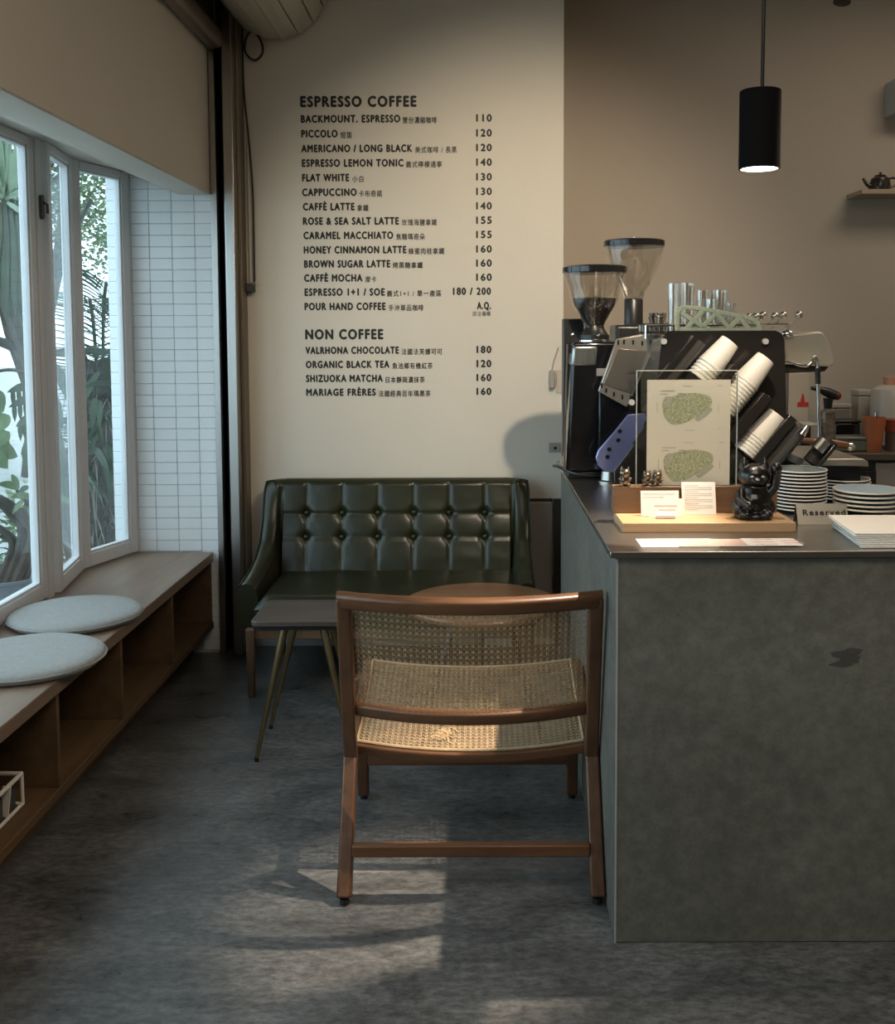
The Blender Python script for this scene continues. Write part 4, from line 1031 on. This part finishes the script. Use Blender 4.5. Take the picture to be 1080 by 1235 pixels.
# ------------------------------------------------------------------ saucers
def saucers(px, n, Yc, Rpx, ytop, glaze, grp, label_top, word, rimm=ceram):
    s = Yc/FPX; c = at(px, ytop, Y=Yc); R = Rpx*s; zt = at(px, ytop+1, Y=Yc).z; pit = (zt-CT-.004)/n
    proto = None
    ords = ['top', 'second', 'third', 'fourth', 'fifth', 'sixth', 'seventh', 'eighth', 'ninth', 'tenth', 'eleventh', 'twelfth', 'thirteenth']
    for k in range(n):
        z = zt-pit*(k+1)
        j = Vector((random.uniform(-.0014, .0014), random.uniform(-.0014, .0014), 0))
        if proto is None:
            t = thing('saucer', label_top, 'saucer', (0, 0, 0), grp)
            h = pit
            obj('dish', MB().lathe([(.0001, .0015), (R*.55, .0), (R*.58, .0015), (R*.97, h*.72), (R*.985, h*.90), (R*.93, h*1.0), (R*.60, h*.72), (.0001, h*.62)], (0, 0, 0), 48), glaze, t)
            rm_ = MB().lathe([(R*.95, h*.60), (R, h*.62), (R*1.006, h*.82), (R*.998, h*.98), (R*.975, h*1.0), (R*.965, h*.93)], (0, 0, 0), 48); rm_.f = [f for f in rm_.f if len(f) < 40]
            obj('rim', rm_, rimm, t)
            proto = t; t.location = Vector((c.x, Yc, z))
        else:
            dup(proto, None, Vector((c.x, Yc, z))+j, random.uniform(0, 6), ords[k]+' saucer down '+word)
saucers(965, 12, 2.79, 32.3, 564, ceramg, 'saucers in the tall stack beside the cat', 'top grey-blue saucer of the tall stack beside the cat', 'in the tall stack beside the cat')
saucers(1018, 7, 2.97, 31, 575, ceramk, 'black saucers in the rear stack', 'top black saucer with white rim in the rear stack', 'in the rear stack with black glaze')
saucers(1046, 5, 2.78, 39.5, 588, ceramb, 'pale blue saucers at right', 'top pale blue plate of the short right stack', 'in the short pale blue right stack', mat('cream_rim', (.66, .62, .52), .3))
# reserved sign
rs = thing('reserved_sign', 'brushed steel tent sign reading Reserved', 'sign', (.87, 2.58, CT))
a, b = at(963, 633, Z=CT), at(1025, 633, Z=CT); ya = a.y; hz = at(990, 607.5, Y=ya+.02).z-CT
xl_, xr_ = a.x, b.x
def plate(y0, y1, xo):
    return MB().add([(xl_, y0, CT+.0005), (xr_, y0, CT+.0005), (xr_, y1, CT+hz), (xl_, y1, CT+hz), (xl_, y0+.0015, CT+.0005), (xr_, y0+.0015, CT+.0005), (xr_, y1+.0015, CT+hz), (xl_, y1+.0015, CT+hz)], [(0, 1, 2, 3), (4, 7, 6, 5), (0, 4, 5, 1), (2, 6, 7, 3), (0, 3, 7, 4), (1, 5, 6, 2)])
sgm = mat('sign_steel', (.46, .43, .37), .32, .85, var=.1)
obj('front_plate', plate(ya, ya+.022, 0), sgm, rs); obj('rear_plate', plate(ya+.046, ya+.024, 0), sgm, rs)
th = atan2(hz, .022)
Mt = Matrix(((1, 0, 0), (0, cos(th), -sin(th)), (0, sin(th), cos(th))))
text('lettering', 'Reserved', ink, rs, (xl_+(xr_-xl_)*.12, ya+.022*.46-.0012, CT+hz*.46), hz*.30, (xr_-xl_)*.83, .03, Mt)
# napkins
for k in range(9):
    z = CT+.0008+k*.0035; q = .0035*k
    sx_ = random.uniform(-.003, .003)
    pts = [(.842+.006*(8-k)*.2+sx_, 2.300+.001*k), (1.15, 2.300+.002*k), (1.17, 2.545), (.872+sx_-.0015*k, 2.545)]
    m_ = MB().prism(pts, 'Z', z, z+.0029)
    m_.v = [(x, y, zz_+.004*(k/8)*max(0, 1-abs(x-.98)/.1)*0+.0012*sin(30*x+k)*(k/9)) for x, y, zz_ in m_.v]
    o = obj('paper_napkin', m_, paper, bevel=.0012, origin=(1.0, 2.48, z))
    tag(o, ['bottom', 'second lowest', 'third lowest', 'fourth lowest', 'middle', 'fourth from top', 'third from top', 'second from top', 'top'][k]+' folded white napkin in the pile by the reserved sign', 'napkin', 'napkins in the pile at the counter edge')
# ------------------------------------------------------------------ things on the kitchen worktop
WZ = .875
def boxat(px0, px1, pyt, Y, dep, zb=WZ):
    a, b = at(px0, pyt, Y=Y), at(px1, pyt, Y=Y); return a.x, b.x, Y, Y+dep, zb, a.z
cp = thing('coffee_bag', 'cream upright packet with red tower emblem behind steam wand', 'packet', (1.45, 4.62, WZ))
x0, x1, y0, y1, z0, z1 = boxat(957, 977, 450, 4.60, .09)
obj('packet', MB().box(x0-.05, x1, y0, y1, z0, z1), mat('cream_card', (.42, .37, .29), .6), cp, bevel=.003)
a = at(969, 474, Y=4.598); b0, b1 = at(962, 490.5, Y=4.598), at(976, 490.5, Y=4.598); c1 = at(969, 485, Y=4.598)
obj('emblem', MB().prism([(b0.x, b0.z), (b1.x, b1.z), (b1.x-.002, c1.z), (a.x+.010, c1.z), (a.x+.004, a.z-.01), (a.x, a.z), (a.x-.004, a.z-.01), (a.x-.010, c1.z), (b0.x+.002, c1.z)], 'Y', 4.5985, 4.601), redp, cp)
tc_ = thing('torch_canister', 'printed gas canister with black and red torch head', 'canister', (at(998, 520, Y=4.5).x, 4.5, WZ))
c = at(998.5, 520, Y=4.5); zt = at(998, 494, Y=4.5).z
obj('can', MB().lathe([(.031, WZ), (.032, WZ+.004), (.032, zt-.006), (.024, zt), (.014, zt+.006)], (c.x, 4.5, 0), 28), mat('printed_can', (.32, .26, .20), .35, .3, var=.75, vs=26, stretch=(1, 1, 2)), tc_)
obj('head', MB().tube([(c.x, 4.5, zt), (c.x, 4.5, zt+.05)], [.016, .022], 14), black, tc_)
zt += .06
obj('nozzle', MB().tube([(c.x+.03, 4.5, zt+.0), (c.x-.01, 4.5, zt+.018), (c.x-.045, 4.5, zt+.03), (c.x-.075, 4.5, zt+.035)], [.022, .020, .012, .008], 14), black, tc_)
obj('red_cap', MB().ball((c.x+.038, 4.5, zt), .019, 8), mat('dark_red_plastic', (.16, .015, .015), .4), tc_)
tb = thing('plastic_tub', 'grey lidded plastic tub behind the torch canister', 'tub', (1.63, 4.85, WZ))
x0, x1, y0, y1, z0, z1 = boxat(1004, 1027, 487, 4.80, .1)
obj('tub', MB().box(x0, x1, y0, y1, z0, z1-.02), mat('grey_tub', (.20, .18, .16), .4), tb, bevel=.008); obj('lid', MB().box(x0-.003, x1+.003, y0-.003, y1+.003, z1-.02, z1), mat('grey_lid', (.38, .36, .31), .4), tb, bevel=.004)
tn = thing('black_tin', 'squat black tin beside the orange cup', 'tin', (1.65, 4.62, WZ))
x0, x1, y0, y1, z0, z1 = boxat(1008, 1039, 507, 4.64, .1)
obj('tin', MB().box(x0, x1, y0, y1, z0, z1-.012), blackgloss, tn, bevel=.01, seg=3); obj('lid', MB().box(x0-.002, x1+.002, y0-.002, y1+.002, z1-.012, z1), black, tn, bevel=.004)
gb = thing('green_tray', 'low grey-green container in front of black tin', 'container', (1.6, 4.5, WZ))
x0, x1, y0, y1, z0, z1 = boxat(1010, 1048, 527, 4.46, .1)
obj('tray', MB().box(x0, x1, y0, y1, z0, z1-.012), mat('grey_green', (.12, .13, .10), .35), gb, bevel=.008); obj('lid', MB().box(x0-.004, x1+.004, y0-.004, y1+.004, z1-.012, z1), mat('grey_green_lid', (.20, .21, .17), .3), gb, bevel=.003)
jg = thing('milk_jug', 'translucent white plastic jug with copper cap at right', 'jug', (at(1076, 500, Y=4.7).x, 4.7, WZ))
c = at(1077, 500, Y=4.70); z1 = at(1077, 464, Y=4.7).z; r = .098
obj('jug', MB().lathe([(r*.9, WZ), (r, WZ+.01), (r, z1-.05), (r*.92, z1-.02), (r*.6, z1-.003), (r*.5, z1)], (c.x, 4.70, 0), 32), mat('milky_plastic', (.45, .42, .37), .35), jg)
obj('cap', MB().lathe([(.047, z1), (.047, z1+.035), (.044, z1+.038)], (c.x+.004, 4.70, 0), 24), mat('copper_cap', (.50, .24, .14), .35), jg)
bx_ = thing('white_canister', 'pale square canister left of the milk jug', 'canister', (at(1043, 500, Y=4.86).x, 4.86, WZ))
x0, x1, y0, y1, z0, z1 = boxat(1036, 1053, 470, 4.83, .1)
obj('body', MB().box(x0, x1, y0, y1, z0, z1-.03), mat('pale_canister', (.36, .34, .30), .4), bx_, bevel=.006); obj('lid', MB().box(x0-.004, x1+.002, y0-.003, y1, z1-.03, z1), mat('pale_canister_lid', (.42, .40, .35), .4), bx_, bevel=.006)
oc = thing('orange_cup', 'tapered orange plastic cup on the kitchen worktop', 'cup', (at(1054, 540, Y=4.45).x, 4.47, WZ))
c = at(1054, 540, Y=4.47); z1 = at(1054, 503, Y=4.47).z
obj('cup', MB().lathe([(.0001, WZ), (.032, WZ), (.034, WZ+.003), (.036, WZ+.06), (.048, z1-.03), (.050, z1), (.0475, z1), (.045, z1-.03), (.03, WZ+.006), (.0001, WZ+.006)], (c.x, 4.47, 0), 32), orange, oc)
obj('steel_insert', MB().lathe([(.010, z1-.01), (.010, z1+.02), (.007, z1+.022)], (c.x+.01, 4.47, 0), 12), chrome, oc)
rt = thing('red_tin', 'reddish brown tin at the right edge of the worktop', 'tin', (at(1078, 520, Y=4.5).x, 4.5, WZ))
c = at(1083, 520, Y=4.5); z1 = at(1080, 506, Y=4.5).z
obj('tin', MB().lathe([(.05, WZ+.0), (.05, z1-.02)], (c.x, 4.50, 0), 28), mat('brown_tin', (.14, .10, .08), .4), rt); obj('lid', MB().lathe([(.052, z1-.05), (.052, z1), (.048, z1+.003)], (c.x, 4.50, 0), 28), mat('red_lid', (.30, .08, .05), .4), rt)
tr = thing('white_tray', 'small white rimmed tray left of the torch canister', 'tray', (1.45, 4.45, WZ))
x0, x1, y0, y1, z0, z1 = boxat(962, 988, 511, 4.42, .12)
obj('tray', MB().box(x0, x1, y0, y1, z1-.012, z1), mat('cream_tray', (.5, .47, .4), .4), tr, bevel=.003); obj('jar', MB().lathe([(.03, WZ), (.03, z1-.012)], ((x0+x1)/2, 4.48, 0), 20), blackgloss, tr)
# ------------------------------------------------------------------ garden outside
struct('ground', MB().box(-40, -1.72, -12, 45, -.14, -.06), gravel, 'pale grey gravel yard outside')
leafd = mat('dark_leaf', (.050, .085, .042), .35, var=.6, vs=6)
leafm = mat('mid_leaf', (.17, .24, .11), .4, var=.6, vs=7)
leafp = mat('pale_strap_leaf', (.26, .36, .24), .4, var=.35, vs=8)
barkm = mat('dark_bark', (.075, .062, .050), .85, var=.5, vs=12, bump=.8, bs=30)
barkp = mat('palm_bark', (.085, .080, .075), .9, var=.5, vs=20, stretch=(3, 3, .5), bump=1, bs=25, bdist=.03)
def leaf(mb, base, d, L_, w, droop=.3, n=6, up=(0, 0, 1)):
    base = Vector(base); d = Vector(d).normalized(); up = Vector(up); s = d.cross(up)
    if s.length < .1: s = d.cross(Vector((1, 0, 0)))
    s.normalize(); n0 = len(mb.v)
    for k in range(n+1):
        t = k/n; p = base+d*L_*t+Vector((0, 0, -droop*L_*t*t)); ww = w*sin(pi*min(1, .08+t*.92))**.7*(1-.15*t) if k < n else .001
        mb.v += [tuple(p-s*ww/2+Vector((0, 0, ww*.18))), tuple(p), tuple(p+s*ww/2+Vector((0, 0, ww*.18)))]
    for k in range(n):
        a = n0+3*k; mb.f += [(a, a+1, a+4, a+3), (a+1, a+2, a+5, a+4)]
# planter bowl with twisting branches and a leafy shoot
pc = Vector((-1.985, 4.22, -.06))
pt = thing('planter_bowl', 'round grey planter bowl outside the window', 'planter', pc)
R_ = .20; zr = .40
obj('bowl', MB().lathe([(.0001, 0), (R_*.70, 0), (R_*.78, .01), (R_*.99, zr*.75), (R_*1.0, zr+.055), (R_*1.03, zr+.06), (R_*1.03, zr+.072), (R_*.97, zr+.072), (R_*.93, zr), (.0001, zr-.01)], pc, 56), mat('slate_glaze', (.13, .145, .165), .5, var=.2, vs=10), pt)
o = obj('soil', MB().lathe([(.0001, zr+.02), (R_*.93, zr+.005)], pc, 32), mat('soil', (.03, .028, .022), .95, bump=1, bs=80), pt); o['kind'] = 'stuff'
zs = pc.z+zr
sh_ = thing('branching_shrub', 'dark twisting bare-branched shrub growing in the grey planter', 'shrub', (pc.x, pc.y, zs))
def br(P, r, name='branch', m=barkm, par=None):
    P = catmull(P, 6); n = len(P)
    return obj(name, MB().tube(P, [r[0]+(r[1]-r[0])*i/(n-1) for i in range(n)], 8), m, par or sh_)
def G(px, py, Y=4.2): return at(px, py, Y=Y)
br([(pc.x+.02, pc.y, zs), G(28, 645), G(12, 618), G(-10, 600)], (.028, .014))
br([(pc.x+.05, pc.y, zs), G(40, 650), G(30, 625), G(5, 605), G(-15, 598)], (.03, .016))
br([(pc.x+.07, pc.y+.03, zs), G(45, 640), G(40, 615), G(25, 598), G(20, 590)], (.018, .007))
br([(pc.x-.02, pc.y, zs), G(16, 660), G(3, 640), G(-12, 632)], (.022, .012))
br([(pc.x+.08, pc.y, zs), G(50, 650), G(60, 615), G(70, 585)], (.014, .006))
for (lx, ly, dx, dz, L_, w_) in ((22, 590, -1, .5, .085, .035), (22, 590, -.2, 1, .08, .03), (24, 594, .6, .5, .05, .025), (38, 600, -1, .2, .08, .032), (38, 600, .8, .9, .09, .034), (34, 612, .4, -.7, .075, .03), (40, 604, 1, .2, .06, .03), (28, 604, -.6, -.7, .06, .025), (70, 585, 1, .5, .08, .03), (70, 590, -.8, .4, .07, .03), (68, 600, .9, -.2, .07, .03), (74, 600, .5, .8, .07, .03), (64, 612, -.8, .1, .06, .03), (72, 575, .1, 1, .07, .028)):
    mb = MB(); leaf(mb, G(lx, ly, 4.16), (dx, random.uniform(-.4, .2), dz), L_, w_, .15, 6, (0, 1, 0)); obj('leaf', mb, leafm if random.random() < .5 else leafd, sh_, ang=80)
# tree-like dracaena: leaning grey trunks and long strap leaves overhead
dc = thing('strap_leaf_tree', 'leaning tree with long drooping strap leaves at the window', 'tree', (-2.6, 4.6, -.06))
def br2(P, r): return br(P, r, 'trunk', mat('grey_branch', (.10, .095, .085), .8, var=.4, vs=10, bump=.5, bs=30), dc)
br2([G(100, 700, 5.0), G(60, 520, 5.0), G(34, 425, 5.0), G(12, 370, 5.0), G(-4, 310, 5.0), G(-20, 220, 5.0)], (.06, .030))
br2([G(38, 440, 5.0), G(15, 418, 5.0), G(-25, 405, 5.0)], (.032, .02))
br2([G(40, 450, 5.0), G(10, 446, 5.0), G(-20, 452, 5.0)], (.010, .006))
br2([G(30, 415, 5.0), G(45, 380, 5.0), G(80, 300, 5.0), G(110, 240, 5.0)], (.02, .012))
mb_l = []
for (x, y, ex, ey, w_) in ((4, 235, -8, 130, .10), (5, 235, 12, 128, .09), (6, 235, 30, 150, .08), (6, 238, 44, 180, .07), (6, 240, 48, 225, .06), (2, 240, -14, 180, .08), (8, 245, 36, 262, .05)):
    a = G(x, y, 4.5); b = G(ex, ey, 4.4); mb = MB(); leaf(mb, a, b-a, (b-a).length*1.1, w_*.55, .06, 8, (.2, 1, .2)); obj('leaf', mb, leafp, dc, ang=80)
for k in range(26):
    th_ = random.uniform(.25, 1.15)*pi; L_ = random.uniform(.25, .48); a = G(4, 238, 4.6+random.uniform(-.15, .15)); mb = MB(); leaf(mb, a, (cos(th_), random.uniform(-.3, .3), sin(th_)), L_, random.uniform(.025, .045), random.uniform(.05, .5), 8, (.2, 1, .2)); obj('leaf', mb, random.choice((leafp, leafm)), dc, ang=80)
for (x, y, ex, ey, w_) in ((-6, 245, -8, 400, .12), (8, 245, 14, 345, .13), (14, 240, 26, 400, .14), (22, 255, 38, 395, .13), (2, 250, 4, 360, .12), (30, 260, 44, 380, .12)):
    a = G(x, y, 4.6); b = G(ex, ey, 4.6)
    for q in (-1, 0, 1):
        mb = MB(); leaf(mb, a+Vector((q*.02, q*.03, 0)), b-a+Vector((q*.035, 0, 0)), (b-a).length*(1-.08*abs(q)), w_*.36, .0, 8, (.1, 1, 0)); obj('leaf', mb, leafd, dc, ang=80)
for (x, y, ex, ey, w_) in ((0, 500, -14, 470, .1), (-4, 520, 10, 500, .07), (-6, 540, 10, 520, .07), (-5, 545, 19, 548, .075), (-8, 550, 8, 562, .075), (0, 535, 12, 540, .05)):
    a = G(x, y, 4.0); b = G(ex, ey, 4.0); mb = MB(); leaf(mb, a, b-a, (b-a).length*1.1, w_, .1, 6, (.1, 1, 0)); obj('leaf', mb, leafm, dc, ang=80)
# cut-leaf fronds between the trunk and the post
cf = thing('split_leaf_plant', 'dark split-leaf climber hanging beside the leaning trunk', 'plant', G(45, 500, 4.9))
for (x, y, ex, ey) in ((46, 465, 10, 470), (46, 480, 12, 488), (46, 500, 20, 512), (46, 520, 26, 545), (48, 540, 32, 560), (60, 470, 75, 500), (60, 500, 80, 560), (66, 440, 84, 470), (60, 540, 82, 590)):
    a = G(x, y, 4.9); b = G(ex, ey, 4.9); mb = MB(); leaf(mb, a, b-a, (b-a).length*1.05, .045, .08, 6, (.1, 1, 0)); 
    d = (b-a)
    for q in (.25, .45, .65, .85):
        p = a+d*q; leaf(mb, p, (d.x*.3, .1, -1), .09, .028, .0, 4, (.1, 1, 0))
    obj('leaf', mb, leafd, cf, ang=80)
# palm with fibrous trunk hard by the tile wall
pm = thing('palm_tree', 'thick fibrous palm trunk beside the outside tile wall', 'tree', (G(121, 660, 5.6).x, 5.6, -.06))
pcx = G(120, 600, 5.6).x
tr_ = [(pcx+.02, 5.6, -.06), (pcx, 5.6, .4), (pcx+.02, 5.6, .9), (pcx+.01, 5.6, 1.25)]
P = catmull(tr_, 10); obj('trunk', MB().tube(P, [.15+.012*sin(i*2.3) for i in range(len(P))], 18), barkp, pm)
fb = MB()
for k in range(240):
    z = random.uniform(.0, 1.2); a = random.uniform(-pi, 0); p = Vector((pcx+.15*cos(a), 5.6+.15*sin(a), z)); d = Vector((cos(a)*.4+random.gauss(0, .3), sin(a)*.5, random.uniform(-1, .6)))
    leaf(fb, p, d, random.uniform(.08, .22), .008, .2, 2)
o = obj('fibres', fb, mat('dry_fibre', (.22, .20, .16), .9, var=.4), pm); o['kind'] = 'stuff'
def frond(base, tip, par, n=20, w=.5, m=leafd, arch=.25):
    base = Vector(base); tip = Vector(tip); mb = MB(); mid = (base+tip)/2+Vector((0, 0, arch*(tip-base).length))
    P = catmull([base, mid, tip], n)
    mb.tube(P, .010, 5)
    for i in range(3, len(P)-1):
        d = (P[i+1]-P[i-1]).normalized(); t = i/len(P)
        for s_ in (-1, 1):
            sd = d.cross(Vector((0, 1, 0))).normalized()*s_
            leaf(mb, P[i], sd+d*.55+Vector((0, random.uniform(-.3, .3), -.1)), w*(.55+.45*sin(pi*t)), .009, .2, 3, (0, 1, 0))
    return obj('frond', mb, m, par, ang=80)
for b, t_ in (((122, 540), (108, 360)), ((122, 540), (150, 380)), ((118, 520), (96, 420)), ((124, 500), (128, 340)), ((120, 560), (96, 500)), ((122, 560), (146, 470)), ((118, 560), (90, 560))):
    frond(G(*b, 5.6), G(*t_, 5.4), pm, 14, .30)
for k in range(16):
    x, y = random.uniform(106, 134), random.uniform(440, 560); a = G(x, y, 5.3); mb = MB(); leaf(mb, a, (random.uniform(-1, 1), -.2, random.uniform(-1, .6)), random.uniform(.10, .22), random.uniform(.02, .045), .3, 6, (0, 1, 0)); obj('leaf', mb, leafd, pm, ang=80)
# background trees: trunks and small-leaved crowns with gaps of sky
def tree(x, y, h, label, crown, nleaf, ls, m, tr=.09, lean=0):
    t = thing('garden_tree', label, 'tree', (x, y, -.06), 'trees in the garden beyond the window')
    P = catmull([(x, y, -.06), (x+lean*.3, y, h*.3), (x+lean*.8, y, h*.6), (x+lean, y, h)], 6)
    obj('trunk', MB().tube(P, [tr*(1-.6*i/len(P)) for i in range(len(P))], 9), barkm, t)
    mb = MB(); tw = MB()
    cl = []
    for k in range(26):
        c = Vector((x+lean+random.gauss(0, crown[0]*.5), y+random.gauss(0, crown[1]*.5), crown[2]+random.uniform(-1, 1)*crown[3])); cl.append(c)
        if k % 2 == 0: tw.tube(catmull([P[-4], (P[-4]+c)/2+Vector((0, 0, .15)), c], 4), .018, 5)
    nleaf = int(nleaf*2.2); ls *= .62
    for k in range(nleaf):
        c = random.choice(cl); p = c+Vector((random.gauss(0, crown[0]*.22), random.gauss(0, crown[1]*.22), random.gauss(0, crown[3]*.22)))
        d = Vector((random.gauss(0, 1), random.gauss(0, 1), random.gauss(0, .7))).normalized(); s = d.cross(Vector((random.random(), random.random(), random.random()))).normalized()
        L_ = ls*random.uniform(.6, 1.3)
        mb.add([p-d*L_/2, p+s*L_*.28, p+d*L_/2, p-s*L_*.28], [(0, 1, 2, 3)])
    obj('branches', tw, barkm, t); o = obj('foliage', mb, m, t, smooth='keep'); o['kind'] = 'stuff'
tree(-4.6, 10.5, 4.0, 'small-leaved tree seen through the folding sashes', (1.5, 1.2, 3.3, 1.3), 9000, .10, leafm, .09, .5)
tree(-6.6, 11.5, 4.2, 'leafy tree behind the middle pane', (1.8, 1.4, 3.9, 1.0), 6000, .12, leafm, .12, .4)
tree(-9.6, 8.2, 4.0, 'dense dark tree at the left of the yard', (1.4, 1.2, 3.6, 1.0), 5000, .14, leafd, .12, -.3)
tree(-3.4, 8.2, 2.6, 'slim curved tree just beyond the palm', (.7, .7, 2.7, .7), 2600, .085, leafm, .05, -.45)
tree(-4.9, 6.6, 3.4, 'dark trunked tree behind the narrow sash', (.7, .7, 3.1, .6), 2200, .10, leafd, .11, .3)
# low bushes
def bush(x, y, r, h, label, n):
    t = thing('garden_bush', label, 'bush', (x, y, -.06), 'bushes in the yard')
    mb = MB()
    for k in range(n):
        a = random.uniform(0, 2*pi); q = random.random()**.5; p = Vector((x+r*q*cos(a), y+r*q*sin(a), random.uniform(0, h*(1-.5*q))))
        d = Vector((cos(a), sin(a), random.uniform(-.2, 1)))
        leaf(mb, p, d, random.uniform(.08, .18), .045, .3, 3)
    o = obj('foliage', mb, leafm, t); o['kind'] = 'stuff'
    obj('stem', MB().tube([(x, y, -.06), (x, y, h*.6)], .012, 6), barkm, t)
bush(-2.75, 6.2, .28, .62, 'low leafy bush behind the planter bowl', 220)
bush(-2.62, 5.15, .18, .34, 'small low bush near the palm trunk', 120)
print('objects', len(bpy.data.objects), 'tris', sum(len(p.vertices)-2 for me in bpy.data.meshes for p in me.polygons))
